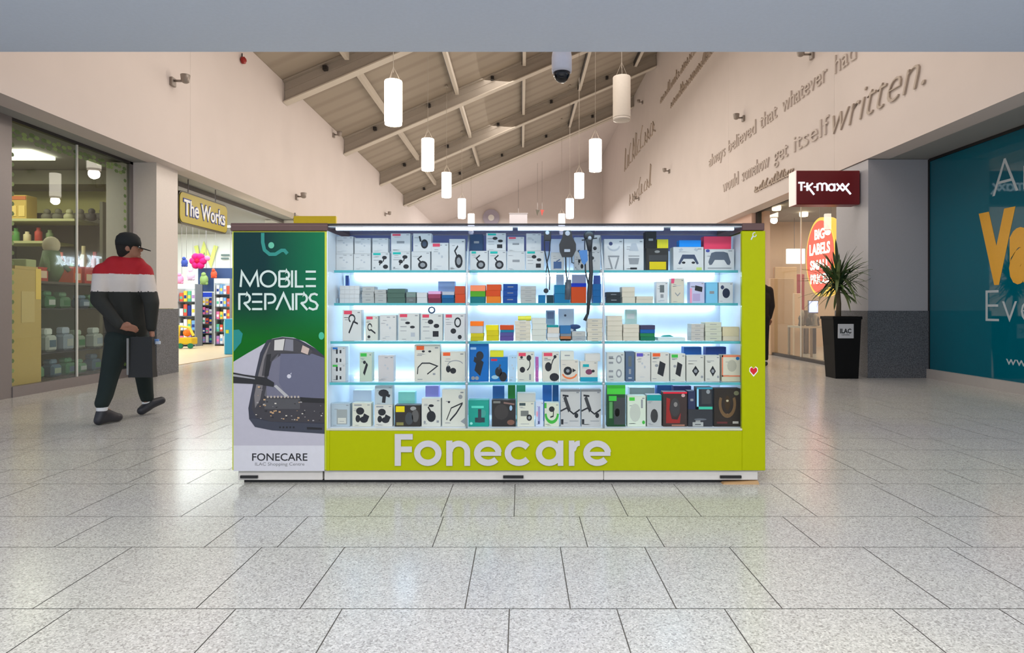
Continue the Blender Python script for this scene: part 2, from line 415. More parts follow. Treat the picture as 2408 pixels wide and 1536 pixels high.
# lettering on the teal shopfront
M_wlet = mat((170, 182, 190), .5); M_olet = mat((216, 160, 44), .5)
def rw(Y0, z0, x=xt): return lambda u, v, w_: (x-w_, Y0-u, z0+v)
def ypx(px, x=xt): return x*F/(px-CX)
ld = thing('window_lettering', 'white and yellow vinyl lettering on the teal shopfront', 'lettering', (xt, 8.0, 1.0))
t = MB(); Y = ypx(2334); t.text('An', .78, .52, rw(Y, ZP(468, Y)+.02), .003, M_wlet, bold=-.02); make('upper_word', t, ld)
t = MB(); Y = ypx(2302); t.text('Va', .97, .90, rw(Y, ZP(655, Y)-.02), .003, M_olet, bold=.06); make('large_yellow_word', t, ld)['label'] = 'large yellow rounded letters'
t = MB(); Y = ypx(2318); t.text('Eve', .86, .47, rw(Y, ZP(757, Y)), .003, M_wlet, bold=-.02); make('lower_word', t, ld)
t = MB(); Y = ypx(2366); t.text('www.', .55, .12, rw(Y, ZP(857, Y)), .003, M_wlet); make('web_address', t, ld)

# TK Maxx shopfront
xg = 5.8
M_warm = mat((222, 196, 170), .7)
tf = MB()
tf.box(xg-.04, xg+.04, 10.93, 15.6, 3.40, 3.45, M_darktrim); tf.box(xg-.05, xg+.05, 10.93, 15.6, 0, .06, M_darktrim); tf.box(xg-.05, xg+.05, 15.5, 15.62, 0, 3.45, M_darktrim)
tf.box(xg-.01, xg+.01, 13.2, 13.215, .06, 3.4, M_white)
wf = struct('window_2', tf)
gp = MB(); gp.box(xg-.004, xg+.004, 10.93, 15.5, .06, 3.4, M_glass); o = make('window_2_glass', gp, wf); o['kind'] = 'structure'
ti = MB(); ti.box(5.9, 13, 17.6, 17.8, 0, 3.45, M_warm); ti.box(12.9, 13.1, 10.93, 17.7, 0, 3.45, M_warm); ti.box(6.34, 13, 10.8, 10.92, 0, 3.45, M_warm)
struct('wall_right_shop', ti)
ti = MB(); ti.box(5.65, 6.1, 15.62, 18.2, 0, 3.45, mat((226, 190, 172), .6)); ti.box(5.42, 6.2, 18.2, 41.9, 0, 3.44, M_white); struct('wall_right_pier', ti)
area('shop_light', (8.0, 14, 3.35), (0, 0, 0), 3, 5, 150, (1, .78, .6))
# rest of left side
li = MB(); li.box(-6.9, -5.8, 17.2, 19.5, 0, 3.44, M_white); li.box(-6.6, -5.7, 19.5, 41.9, 0, 3.44, M_white); struct('wall_left_pier', li)

# ------------------------------------------------------------------ pendant lamps
def pendant(x, Y, zb, lit, label):
    t = thing('pendant_lamp', label, 'pendant lamp', (x, Y, zb), 'cylinder pendant lamps in the hall')
    b = MB(); b.lathe([(.148, .05), (.15, .06), (.15, .74), (.145, .75)], (x, Y, zb), M_lamp if lit else mat((226, 216, 204), .5), 28); make('lamp_shade', b, t, smooth=True)
    b = MB(); b.lathe([(.12, .0), (.145, .005), (.146, .048), (.12, .049)], (x, Y, zb), mat((255, 240, 225), .5, emit=2.2) if lit else mat((210, 200, 190), .5), 28); make('lower_ring', b, t, smooth=True)
    b = MB(); zt = roofz(x)-.02
    b.tube([(x, Y, zb+.9), (x, Y, zt)], .006, M_beam, 6)
    for k in range(3):
        a = 2*PI*k/3+.4; b.tube([(x+.13*math.cos(a), Y+.13*math.sin(a), zb+.75), (x, Y, zb+1.0)], .004, M_beam, 5)
    b.lathe([(.05, -.05), (.05, .0)], (x, Y, zt), M_beam, 12); make('suspension_cable', b, t)
    if lit: point('pendant_bulb', (x, Y, zb-.08), 70, (1, .9, .78), .12)
ords = ['nearest', 'second nearest', 'third nearest', 'fourth nearest', 'farthest visible']
for k, (px, D, zb) in enumerate(((925, 10.9, 4.21), (1006, 15.2, 4.35), (1050, 19.4, 4.43), (1086, 24.5, 4.5), (1108, 28.8, 4.55))):
    pendant(XP(px, D), D, zb, True, 'lit white cylinder pendant, %s lamp of the left row' % ords[k])
for k, (px, D, zb, lit) in enumerate(((1462, 10.9, 4.28, False), (1400, 15.2, 4.33, True), (1362, 19.4, 4.41, True), (1340, 24.5, 4.5, True), (1321, 28.8, 4.55, True))):
    pendant(XP(px, D), D, zb, lit, ('lit white cylinder pendant, %s lamp of the right row' % ords[k]) if lit else 'unlit beige cylinder pendant, nearest lamp of the right row')

# ------------------------------------------------------------------ spotlights on the walls, alarm bells, camera dome
M_spot = mat((150, 140, 132), .4, metal=.4)
def spot(side, px, py, label, s=1.0):
    X = XL if side < 0 else XR; D = X*F/(px-CX); z = ZP(py, D); o = -side
    t = thing('wall_spotlight', label, 'spotlight', (X, D, z), 'spotlights along the hall walls')
    b = MB(); b.box(min(X, X+o*.05), max(X, X+o*.05), D-.06, D+.06, z-.09, z+.05, M_spot, .008); make('bracket', b, t)
    b = MB(); b.tube([(X+o*.05, D, z), (X+o*.16*s, D-.02, z-.01)], .02, M_spot, 8)
    b.lathe([(.03, -.07), (.06, -.05), (.075, .06), (.07, .065), (.0, .045)], (X+o*.2*s, D-.03, z+.02), M_spot, 16); make('lamp_head', b, t, smooth=True)
for a in ((-1, 403, 190, 'grey wall spotlight above the pillar on the left wall', 1.2), (-1, 783, 317, 'small spotlight high on the left wall near the roof line'),
          (-1, 696, 462, 'small spotlight on the left wall above the yellow projecting sign'), (-1, 905, 503, 'curved arm spotlight on the far left wall above the kiosk'),
          (-1, 957, 463, 'tiny spotlight where the left wall meets the roof end'),
          (1, 1750, 277, 'bowl shaped spotlight beside the raised wall quotation', 1.0), (1, 1575, 402, 'cone shaped spotlight on the right wall above the game boxes'),
          (1, 1503, 467, 'small spotlight low on the far right wall'), (1, 1512, 240, 'small dark spotlight by the far script lettering'), (1, 1912, 128, 'dark spotlight cut by the entrance ceiling on the right wall', 1.2), (1, 1412, 444, 'tiniest spotlight at the far end of the right wall')):
    spot(*a)
b = MB(); D = XL*F/(567-CX); z = ZP(142, D); b.lathe([(.03, 0), (.07, .02), (.07, .07), (.03, .1)], (XL, D, z), mat((150, 20, 14), .4), 18, axis='x'); b.tube([(XL+.02, D, z+.05), (XL+.02, D, z+.14)], .012, M_darktrim)
tag(make('alarm_bell', b), 'small red alarm bell near the top of the left wall', 'alarm')
t = thing('dome_camera', 'white dome security camera hanging at the edge of the entrance ceiling', 'security camera', (XP(1321, 5.95), 5.95, 3.19))
x, D = XP(1321, 5.95), 5.95
b = MB(); b.lathe([(.06, 3.50), (.088, 3.47), (.094, 3.43), (.094, 3.31), (.09, 3.285)], (x, D, 0), mat((206, 206, 218), .3), 28); b.tube([(x, D, 3.48), (x, D, 3.62), (x, 5.745, 3.62)], .03, mat((206, 206, 218), .3), 10); make('housing', b, t, smooth=True)
b = MB(); b.lathe([(.08, .0), (.076, -.03), (.055, -.07), (.025, -.09), (0, -.093)], (x, D, 3.285), mat((16, 18, 26), .08), 28); make('dark_dome', b, t, smooth=True)
# far wall details
b = MB(); b.lathe([(.55, 0), (.55, .05), (.5, .06)], (XP(1155, 41.85), 41.85, ZP(512, 41.85)), mat((168, 160, 176), .5), 28, axis='y'); b.lathe([(.2, -.03), (.2, 0)], (XP(1155, 41.85), 41.85, ZP(512, 41.85)), M_white, 20, axis='y')
tag(make('round_sign', b), 'round lilac sign high on the far end wall', 'sign')
b = MB(); b.box(XP(1198, 38), XP(1240, 38), 38, 38.12, ZP(560, 38), ZP(503, 38), mat((150, 144, 146), .5)); b.box(XP(1198, 38)-.03, XP(1240, 38)+.03, 37.97, 38.14, ZP(503, 38), ZP(501, 38), M_trim)
b.tube([(XP(1219, 38), 38.06, ZP(503, 38)), (XP(1219, 38), 38.06, roofz(0)-.12)], .01, M_trim, 6)
tag(make('hanging_sign', b), 'plain grey rectangular board hanging at the far end of hall', 'sign')
for px, c, nm in ((1264, (60, 54, 40), 'small dark olive pennant'), (1275, (150, 50, 40), 'small red pennant')):
    b = MB(); mp = lambda u, v, w_, px=px: (XP(px+u, 36), 36+w_, ZP(500-v, 36)); b.prism([(-4, 7), (5, 6), (2, 0), (0, -8), (-2, -3)], mp, .03, mat(c, .6)); b.tube([(XP(px, 36), 36.015, ZP(493, 36)), (XP(px, 36), 36.015, roofz(XP(px, 36))-.022)], .006, M_trim, 5)
    tag(make('pennant', b), nm+' hanging beside its neighbour at far end', 'pennant', 'pennants at the far end')

# ------------------------------------------------------------------ raised quotation on the right wall
M_q = mat((200, 188, 180), .7)
def words(root, txt, Y0, z, L, cap, bold=-.005):
    k = L/(len(txt)); u = 0
    for w1 in txt.split(' '):
        q = MB(); q.text(w1, (len(w1)-.15)*k, cap, rw(Y0-u, z, XR), .03, M_q, bold=bold); make('raised_word', q, root); u += (len(w1)+1)*k
qt = thing('wall_quotation', 'raised cream quotation ending in a large italic word on right wall', 'lettering', (XR, 13.5, 4.1))
words(qt, 'always believed that whatever had', 18.15, 5.07, 8.0, .34)
words(qt, 'would somehow get itself', 16.9, 4.13, 5.85, .34)
q = MB(); q.text('written.', 2.5, .55, rw(10.95, 4.05, XR), .03, mat((184, 170, 158), .7), shear=.35, bold=-.02)
make('italic_word', q, qt)['label'] = 'large brown italic word'
def squig(Y0, z0, L, hgt, n, name, label):
    rnd = random.Random(n); u = 0; mp = rw(Y0, z0, XR)
    root = thing(name, label, 'lettering', (XR, Y0, z0)); q = MB()
    while u < L:
        w1 = rnd.uniform(.5, 1)*hgt*.5; hh = hgt*rnd.choice([.5, .55, .6, 1]); sl = .3*hh
        q.ribbon(rnd.choice([[(u, 0), (u+sl, hh), (u+sl+w1*.5, hh*.9), (u+w1*.7, .05*hgt), (u+w1+.18*hgt, .04*hgt)], [(u, 0), (u+sl*.9, hh*.9), (u+sl+w1*.4, hh*.55), (u+w1*.3, .3*hh), (u+w1+.18*hgt, 0)], [(u+sl+w1*.5, hh*.9), (u+sl*.5, hh*.6), (u+w1*.1, .1*hh), (u+w1+.18*hgt, .05*hh)]]), .03*max(1, hgt*1.6), mp, .03, M_q2); u += w1+.18*hgt
        if rnd.random() < .2 and len(q.f) > 12: make('raised_word', q, root); q = MB(); u += .3*hgt
    if q.f: make('raised_word', q, root)
M_q2 = mat((176, 160, 146), .7)
squig(14.6, 3.72, 2.1, .2, 3, 'wall_quotation', 'small faint attribution lettering just above the maroon sign')
squig(24.5, 8.9, 5.5, .38, 5, 'wall_quotation', 'faint upper line of distant raised lettering under the entrance ceiling')
squig(22.8, 8.2, 5.5, .38, 6, 'wall_quotation', 'faint second line of distant raised lettering under the entrance ceiling')
squig(33, 8.1, 7.0, 1.1, 8, 'wall_quotation', 'large script lettering beside the unlit pendant on the far wall')
squig(31.5, 6.1, 5.2, .9, 9, 'wall_quotation', 'shorter script lettering below the large far script')

# ------------------------------------------------------------------ shop signs
M_maroon = mat((112, 16, 24), .4)
sgn = thing('projecting_sign', 'maroon illuminated box sign with white shop name beside the grey column', 'sign', (4.85, 10.2, 2.73))
b = MB(); x0, x1 = XP(1873, 10.1), XR-.0; z0, z1 = ZP(481, 10.1), ZP(401, 10.1)
b.box(x0, x1, 10.1, 10.36, z0, z1, M_maroon, .01); make('sign_box', b, sgn)
b = MB(); b.box(x0-.012, x0, 10.1, 10.36, z0, z1, mat((240, 214, 208), .4, emit=.3)); make('side_panel', b, sgn)['label'] = 'pale lit side of the sign'
b = MB(); M_glow = mat((226, 236, 244), .5, emit=1.0)
def fp(px, py, D, dd=0): return lambda u, v, w_: (XP(px+u, D), D-dd-w_, ZP(py-v, D))
mp = fp(1873, 452, 10.1)     # baseline 450
K = 10.1/F
def st(b, pts, wd, mp, d=.01, m=None, closed=False): b.ribbon(pts, wd, mp, d, m, closed)
G = M_glow
st(b, [(4, 22), (19, 22)], 4, mp, .012, G); st(b, [(11, 22), (11, 3)], 4, mp, .012, G); st(b, [(17, 13), (22, 13)], 3, mp, .012, G)
st(b, [(25, 22), (25, 3)], 4, mp, .012, G); st(b, [(38, 21), (27, 12), (41, -6)], 4, mp, .012, G); st(b, [(40, 12), (46, 12)], 3, mp, .012, G)
st(b, [(49, 3), (49, 20)], 4, mp, .012, G); st(b, arc(54.5, 15, 5.5, 5.5, 180, 0, 8)+[(60, 3)], 3.6, mp, .012, G); st(b, arc(65.5, 15, 5.5, 5.5, 180, 0, 8)+[(71, 3)], 3.6, mp, .012, G)
st(b, arc(82, 11, 7, 7.5, 0, 360, 18)[:-1], 3.8, mp, .012, G, True); st(b, [(89, 20), (89, 3)], 3.8, mp, .012, G)
st(b, [(94, 20), (109, 3)], 3.8, mp, .012, G); st(b, [(109, 20), (94, 3)], 3.8, mp, .012, G)
st(b, [(106, 20), (127, -5)], 4, mp, .012, G); st(b, [(123, 20), (108, 3)], 3.8, mp, .012, G)
b.v = [( (v[0]-(x0)) *1.0 + x0 + .0, v[1], v[2]) for v in b.v]
make('sign_lettering', b, sgn)
# the shop name also stands lit over the entrance, further down the corridor
b = MB(); b.text('TK Maxx', 2.6, .5, rw(27.0, 2.75, 5.40), .05, mat((225, 238, 250), .5, emit=9), bold=.02)
tag(make('fascia_lettering', b), 'glowing white shop name letters over the far right entrance', 'sign')

works = thing('hanging_sign', 'mustard yellow rounded sign with white and blue name in the shop doorway', 'sign', (-6.1, 12.2, 2.6))
def lw(Y0, z0, x): return lambda u, v, w_: (x+w_, Y0+u, z0+v)
y0, y1, z0, z1 = 11.36, 13.25, 2.60, 3.20; r = .14
def rrect(w_, h_, r, n=5):
    pts = []
    for cx, cy, a in ((w_-r, r, -90), (w_-r, h_-r, 0), (r, h_-r, 90), (r, r, 180)): pts += arc(cx, cy, r, r, a, a+90, n)
    return pts
b = MB(); b.prism(rrect(y1-y0, z1-z0, r), lw(y0, z0, -6.16), .06, mat((60, 56, 40), .4)); make('backing_board', b, works)
b = MB(); b.prism(rrect(y1-y0-.06, z1-z0-.06, r-.03), lw(y0+.03, z0+.03, -6.10), .012, mat((186, 168, 30), .4)); make('yellow_face', b, works)
b = MB(); b.text('The Works', y1-y0-.26, .30, lw(y0+.13, z0+.17, -6.088), .006, mat((36, 60, 150), .5), bold=.05); b.text('The Works', y1-y0-.3, .29, lw(y0+.15, z0+.175, -6.082), .008, mat((236, 238, 240), .5, emit=.15), bold=.012); make('sign_lettering', b, works)
b = MB()
for Y in (11.75, 12.8): b = MB(); b.tube([(-6.13, Y, 3.2), (-6.13, Y, 3.46)], .01, M_trim, 6); make('hanger', b, works)
b = MB(); D = 15.67; b.box(XP(690, D), XP(790, D), D, D+.1, ZP(560, D), ZP(508, D), mat((190, 170, 16), .5), .01); b.tube([(XP(692, D), D+.05, ZP(508, D)), (XP(692, D), D+.05, ZP(500, D))], .02, M_trim)
b.box(XL-.02, XP(690, D)+.02, D+.03, D+.07, ZP(520, D), ZP(512, D), M_trim)
tag(make('projecting_sign', b), 'plain yellow projecting sign showing above the kiosk brown trim', 'sign')

# ------------------------------------------------------------------ THE KIOSK
KD = 3.95
def kx(px, D=KD): return XP(px, D)
def kz(py, D=KD): return ZP(py, D)
M_lime = mat((166, 174, 0), .4, spec=.12); M_limeedge = mat((196, 206, 60), .4); M_brown = mat((84, 56, 52), .4)
M_plinth = mat((206, 202, 198), .4); M_inner = mat((226, 232, 240), .5); M_alu = mat((196, 200, 206), .35, metal=.6)
M_led = mat((208, 232, 255), .5, emit=15); M_led2 = mat((200, 236, 255), .5, emit=5)
YB = 4.55
kio = thing('display_kiosk', 'lime green phone accessory kiosk with glass shelves and a repairs poster', 'kiosk', (-.14, 4.25, 0))
b = MB(); b.box(kx(545), kx(768), KD+.004, YB, .086, 1.571, M_limeedge, .004); make('poster_cabinet', b, kio)
b = MB(); b.box(kx(1745), kx(1800), KD, KD+.03, .086, kz(543), M_lime, .003); b.box(1.396, kx(1800), KD+.03, YB, .086, kz(543), M_lime, .002); make('end_panel', b, kio)
b = MB(); b.box(kx(543), kx(771), KD-.006, YB+.005, 1.571, 1.619, M_brown, .003); b.box(kx(543), kx(771), KD-.008, KD-.004, 1.600, 1.604, mat((110, 80, 74), .4)); make('top_trim', b, kio)
b = MB(); b.box(kx(1745), kx(1797), KD-.006, YB+.005, kz(542), 1.619, M_brown, .003); make('top_trim', b, kio)
b = MB(); b.box(kx(768), kx(1745), KD, YB, .086, .333, M_lime, .002); b.box(kx(768), kx(1745), KD-.003, KD, .336, .347, mat((196, 196, 170), .4)); b.box(kx(768), kx(775), KD-.004, KD, .086, .335, M_lime, .001); make('front_panel', b, kio)
b = MB(); b.box(kx(768), 1.395, KD+.004, YB, .333, .345, M_inner); make('deck', b, kio)
b = MB()
b.box(kx(557), kx(756), KD+.02, YB-.05, .022, .084, M_plinth, .003); b.box(kx(760), kx(1420), KD+.02, YB-.05, .022, .084, M_plinth, .003); b.box(kx(1421), kx(1785), KD+.02, YB-.05, .022, .084, M_plinth, .003)
b.box(kx(566), kx(1780), KD+.05, YB-.08, .0, .021, M_black)  # black block stands in for the shadow gap under the plinth
make('plinth', b, kio)
for a, c in ((563, 604), (1183, 1231), (1695, 1745)):
    b = MB(); b.box(kx(a), kx(c), KD+.008, KD+.02, .036, .052, M_black); b.box(kx(a)+.01, kx(c)-.01, KD+.006, KD+.009, .042, .046, M_darktrim); make('plinth_vent', b, kio)
b = MB(); b.box(kx(768), 1.395, YB-.09, YB, .345, 1.60, M_inner); make('back_panel', b, kio)
b = MB(); b.box(kx(768), kx(770), KD+.004, YB-.09, .345, 1.6, M_inner); make('inner_side_panel', b, kio)
b = MB(); b.box(kx(771), 1.39, YB-.096, YB-.09, 1.49, 1.60, mat((92, 98, 150), .4)); make('back_shade_band', b, kio)  # dim top of the white back panel painted as a blue band
b = MB(); b.box(1.391, 1.395, KD+.031, YB-.091, .346, 1.565, M_inner); make('inner_side_panel', b, kio)
M_pane = glassmat('display_glass', (.985, .995, .99), 1.2); M_shelf = glassmat('shelf_glass', (.93, .98, .98), 1.3); M_edge = mat((70, 160, 170), .25, emit=.12)  # shelf edge emission stands for LED light caught in the glass
M_topg = glassmat('smoked_top_glass', (.42, .46, .56), 1.5, .02, .03)
b = MB(); b.box(kx(771), kx(1744), KD+.004, KD+.008, .347, 1.60, M_pane); make('front_glass', b, kio)
b = MB(); b.box(kx(771), kx(1744), KD+.012, YB-.0, 1.603, 1.609, M_topg); make('top_glass', b, kio)
b = MB(); b.box(kx(771), kx(1746), KD-.002, KD+.012, 1.609, 1.617, M_darktrim); b.box(kx(771), kx(1745), KD+.004, KD+.05, 1.594, 1.602, M_alu); make('top_rail', b, kio)
SH = [(1.334, 4.08), (1.124, 4.08), (.884, 4.00), (.628, 3.98)]      # shelf top z, front edge depth
bays = [(771.5, 1096), (1098, 1419), (1421, 1743)]
for z, D in SH:
    for a, c in bays:
        b = MB(); cx_ = 1.388 if c > 1700 else kx(c); b.box(kx(a), cx_, D, YB-.098, z-.010, z, M_shelf); b.box(kx(a), cx_, D-.002, D, z-.015, z+.001, M_edge); make('glass_shelf', b, kio)
for k, z in enumerate([s[0]-.012 for s in SH]):
    for a, c in bays:
        b = MB(); b.box(kx(a+14), kx(c-8), YB-.125, YB-.112, z-.012, z-.001, M_led); make('led_strip', b, kio)
for a, c in ((788, 1205), (1218, 1562), (1580, 1728)):
    b = MB(); b.box(kx(a), kx(c), KD+.016, KD+.034, 1.578, 1.593, M_led2); make('led_strip', b, kio)
for px in (1097, 1420):
    s = 1 if px > CX else -1
    b = MB(); x = kx(px); b.tube([(x, KD+.012, .347), (x, KD+.012, 1.23), (x, 4.01, 1.36), (x, 4.09, 1.50), (x, 4.14, 1.56)], .007, M_alu, 8)
    b.tube([(x, 4.14, 1.56), (x, 4.45, 1.585)], .006, M_alu, 6)
    for z, D in SH: b.ball((x, D-.015 if D < 4.05 else D-.01, z-.005), .011, M_alu)
    make('upright', b, kio, smooth=True)
# Fonecare lettering
mp = lambda u, v, w_: (kx(u), KD-.001-w_, kz(v))
M_let = mat((194, 192, 196), .4); b = MB(); W = 14.5; dd = .008
def R(pts, closed=False, wd=W): b.ribbon(pts, wd, mp, dd, M_let, closed)
cy = 1065.5; ry = 22.5; rx = 25
def ring(cx, rx=25): R(arc(cx, cy, rx, ry, 0, 360, 28)[:-1], True)
R([(936, 1020.5), (936, 1095)]); R([(943, 1027), (971, 1027)], wd=13); R([(943, 1056.5), (969, 1056.5)], wd=13)
ring(1006.5); R([(1057, 1036), (1057, 1095)]); R(arc(1079, 1061, 20, 18, 180, 360, 14)+[(1099, 1095)], wd=13.5)
for c in (1147.5, 1404):
    R(arc(c, cy, 25.5, ry, 40, 355, 24)); R([(c-20, 1067), (c+31, 1067)], wd=9)
R(arc(1220, cy, 26, ry, 38, 322, 22)); ring(1291, 24); R([(1318, 1036), (1318, 1095)], wd=13)
R([(1344, 1036), (1344, 1095)], wd=13); R([(1347, 1058)]+arc(1362, 1057, 13, 15, 190, 275, 8), wd=12)
make('name_lettering', b, kio)
b = MB(); b.add([(kx(1700), KD+.0, 0), (kx(1786), KD+.0, 0), (kx(1786), KD+.2, 0), (kx(1700), KD+.2, 0), (kx(1704), KD+.01, .008), (kx(1784), KD+.01, .02), (kx(1784), KD+.2, .02), (kx(1704), KD+.2, .008)], [(0,3,2,1),(4,5,6,7),(0,1,5,4),(1,2,6,5),(2,3,7,6),(3,0,4,7)], mat((176, 140, 96), .7)); make('levelling_wedge', b, kio)
# stickers
b = MB(); mp2 = lambda u, v, w_: (kx(1772+u), KD-w_, kz(874-v)); heart = [(0, -9), (-8, 0), (-8, 6), (-4, 9), (0, 5), (4, 9), (8, 6), (8, 0)]
b.prism([(u*1.25, v*1.35) for u, v in heart], mp2, .001, M_white); b.prism([(u, v+1) for u, v in heart], mp2, .002, mat((200, 10, 20), .4)); make('heart_sticker', b, kio)
b = MB(); b.ribbon(arc(1774, 552, 4, 5, 0, 300, 10), 2, lambda u, v, w_: (kx(u), KD-w_, kz(v)), .002, M_alu); b.ribbon([(1770, 556), (1766, 564)], 3, lambda u, v, w_: (kx(u), KD-w_, kz(v)), .002, M_alu); make('lock', b, kio)

# poster
def postermat():
    m = bpy.data.materials.new('poster_green'); m.use_nodes = True; nt = m.node_tree; bb = nt.nodes['Principled BSDF']; bb.inputs['Roughness'].default_value = .35
    tc = nt.nodes.new('ShaderNodeTexCoord'); sp = nt.nodes.new('ShaderNodeSeparateXYZ'); nt.links.new(tc.outputs['Generated'], sp.inputs[0])
    r1 = nt.nodes.new('ShaderNodeValToRGB'); nt.links.new(sp.outputs['X'], r1.inputs[0]); e = r1.color_ramp.elements
    e[0].color = C3(0, 48, 50); e[1].color = C3(0, 112, 70); e[0].position = .35; e[1].position = 1
    r2 = nt.nodes.new('ShaderNodeValToRGB'); nt.links.new(sp.outputs['Z'], r2.inputs[0]); e = r2.color_ramp.elements
    e[0].position = .55; e[0].color = (1, 1, 1, 1); e[1].position = .72; e[1].color = (0, 0, 0, 1)
    mx = nt.nodes.new('ShaderNodeMix'); mx.data_type = 'RGBA'; nt.links.new(r2.outputs[0], mx.inputs[0]); nt.links.new(r1.outputs[0], mx.inputs[6]); mx.inputs[7].default_value = C3(0, 96, 20); bb.inputs['Specular IOR Level'].default_value = .2
    nt.links.new(mx.outputs[2], bb.inputs['Base Color']); return m
mp = lambda u, v, w_: (kx(u), KD+.003-w_, kz(v))
b = MB(); b.box(kx(549), kx(763), KD, KD+.004, kz(1108), kz(546), postermat()); pos = make('poster', b, kio)
b = MB(); M = lambda *c: mat(c, .4)
def pg(pts, lay, m): b.prism(pts, mp, .003+lay*.0004, m, back=False)
dome = [(549, 851), (580, 832), (622, 808), (640, 797), (664, 792), (690, 794), (718, 804), (742, 820), (763, 838)]
pg(dome+[(763, 1048), (549, 1048)], 1, M(176, 174, 186)); pg([(549, 1048), (763, 1048), (763, 1108), (549, 1108)], 1, M(200, 200, 208))
body = [(628, 800), (664, 793), (700, 797), (742, 820), (763, 838), (763, 1020), (640, 1012), (600, 1004), (586, 985), (584, 960), (596, 900), (612, 830)]
pg(body, 2, M(44, 46, 60)); pg([(632, 806), (660, 798), (700, 803), (742, 827), (763, 846), (763, 994), (640, 992), (602, 982), (592, 960), (602, 900), (618, 836)], 3, M(52, 50, 56)); pg([(634, 806), (652, 800), (640, 840), (622, 886), (612, 940), (600, 960), (598, 930), (608, 880), (620, 836)], 3.5, M(112, 108, 110)); pg([(640, 850), (655, 832), (640, 900), (626, 934), (622, 930)], 3.7, M(90, 90, 98))
pg([(640, 850), (665, 832), (735, 832), (763, 842), (763, 937), (672, 934), (628, 934), (626, 900)], 4, M(104, 104, 122))
pg([(660, 832), (735, 832), (763, 842), (763, 936), (675, 934), (656, 900)], 5, M(92, 94, 116))
pg([(638, 800), (664, 795), (690, 797), (720, 812), (736, 826), (728, 836), (690, 828), (650, 832), (634, 850), (628, 884), (616, 884), (622, 846)], 6, M(60, 58, 62))
pg([(646, 800), (670, 797), (666, 824), (645, 824)], 7, M(196, 194, 190)); pg([(672, 797), (690, 799), (690, 826), (668, 824)], 7, M(120, 120, 130)); pg([(712, 812), (728, 820), (724, 834), (708, 828)], 8, M(190, 170, 160))
pg([(628, 834), (638, 832), (632, 884), (622, 886)], 7, M(22, 22, 26))
pg([(624, 938), (706, 938), (706, 962), (622, 962)], 7, M(72, 72, 76)); pg([(706, 934), (763, 938), (763, 948), (708, 946)], 7, M(20, 20, 24))
pg([(586, 985), (600, 984), (640, 992), (763, 997), (763, 1020), (640, 1012), (600, 1004)], 7, M(52, 56, 70)); 
for k in range(5): pg([(657+k*8, 1003), (661+k*8, 1003), (661+k*8, 1007), (657+k*8, 1007)], 8, M(16, 18, 24))
pg([(722, 1004), (758, 1006), (758, 1011), (722, 1010)], 8, M(16, 18, 24))
rnd = random.Random(3)
for k in range(60):
    u = rnd.uniform(598, 758); v = rnd.uniform(964, 988) if k < 34 else rnd.uniform(940, 960) 
    if k > 44: u = rnd.uniform(600, 622); v = rnd.uniform(890, 960)
    s_ = rnd.uniform(1, 3.2); pg([(u, v), (u+s_*1.6, v), (u+s_*1.6, v+s_), (u, v+s_)], 8.5, rnd.choice([M(206, 200, 190), M(150, 146, 146), M(30, 30, 34), M(196, 160, 120)]))
for k in range(10): pg([(628+k*8, 931), (632+k*8, 931), (632+k*8, 936), (628+k*8, 936)], 8.5, M(170, 160, 150))
pg(arc(680, 885, 5, 5, 0, 360, 10)[:-1], 6, M(196, 196, 206)); pg([(683, 879), (686, 876), (685, 881)], 6, M(196, 196, 206))
pg([(549, 876), (575, 881), (625, 888), (645, 900), (644, 910), (600, 903), (549, 901)], 9, M(24, 24, 28)); pg([(549, 880), (600, 889), (600, 892), (549, 885)], 10, M(150, 150, 156)); pg([(644, 908), (650, 905), (678, 930), (672, 934)], 9, M(170, 170, 172))
b.ribbon([(618, 548), (618, 570), (622, 588), (634, 598), (648, 598), (662, 589), (669, 589), (676, 597)], 8, mp, .0045, M(20, 132, 122)); pg(arc(638, 577, 7, 7.5, 0, 360, 14)[:-1], 4, M(90, 180, 150))
pg(arc(556, 797, 12, 18, 0, 360, 16)[:-1], 4, M(0, 122, 116)) if False else pg([(549, 776), (562, 775), (571, 785), (567, 806), (549, 828)], 4, M(0, 128, 124)); pg(arc(756, 790, 6.5, 9, 0, 360, 14)[:-1], 4, M(60, 176, 140))
make('printed_picture', b, pos)
b = MB(); ML = M(200, 216, 210); wd = 5
def S(pts, closed=False): b.ribbon(pts, wd, mp, .005, ML, closed)
S([(566, 675), (569, 640), (588, 671), (604, 640), (608, 675)]); S(arc(631, 656, 18, 18, 0, 360, 22)[:-1], True)
S([(657, 638), (657, 674)]); S([(657, 638), (672, 638)]+arc(672, 647, 8, 9, -90, 90, 8)+[(657, 656)]); S([(657, 656), (672, 656)]+arc(672, 665, 8.5, 9, -90, 90, 8)+[(657, 674)])
S([(687, 636), (687, 676)]); S([(696, 636), (696, 674), (714, 674)])
for v in (639, 656, 673): S([(719, v), (743, v)])
def Rr(x): S([(x, 729), (x, 692), (x+16, 692)]+arc(x+16, 702, 9, 10, -90, 90, 8)+[(x+11, 713)]); S([(x+11, 712), (x+26, 729)])
Rr(563); Rr(697)
for v in (692, 710, 727): S([(593, v), (617, v)])
S([(624, 729), (624, 692), (636, 692)]+arc(638, 702, 9.5, 10, -90, 90, 8)+[(630, 713)])
S([(650, 729), (667, 691), (684, 729)]); S([(689, 690), (689, 730)])
S([(747, 694), (740, 691), (732, 693), (728, 700), (731, 707), (742, 711), (747, 718), (744, 726), (736, 728), (726, 724)])
make('poster_heading', b, pos)
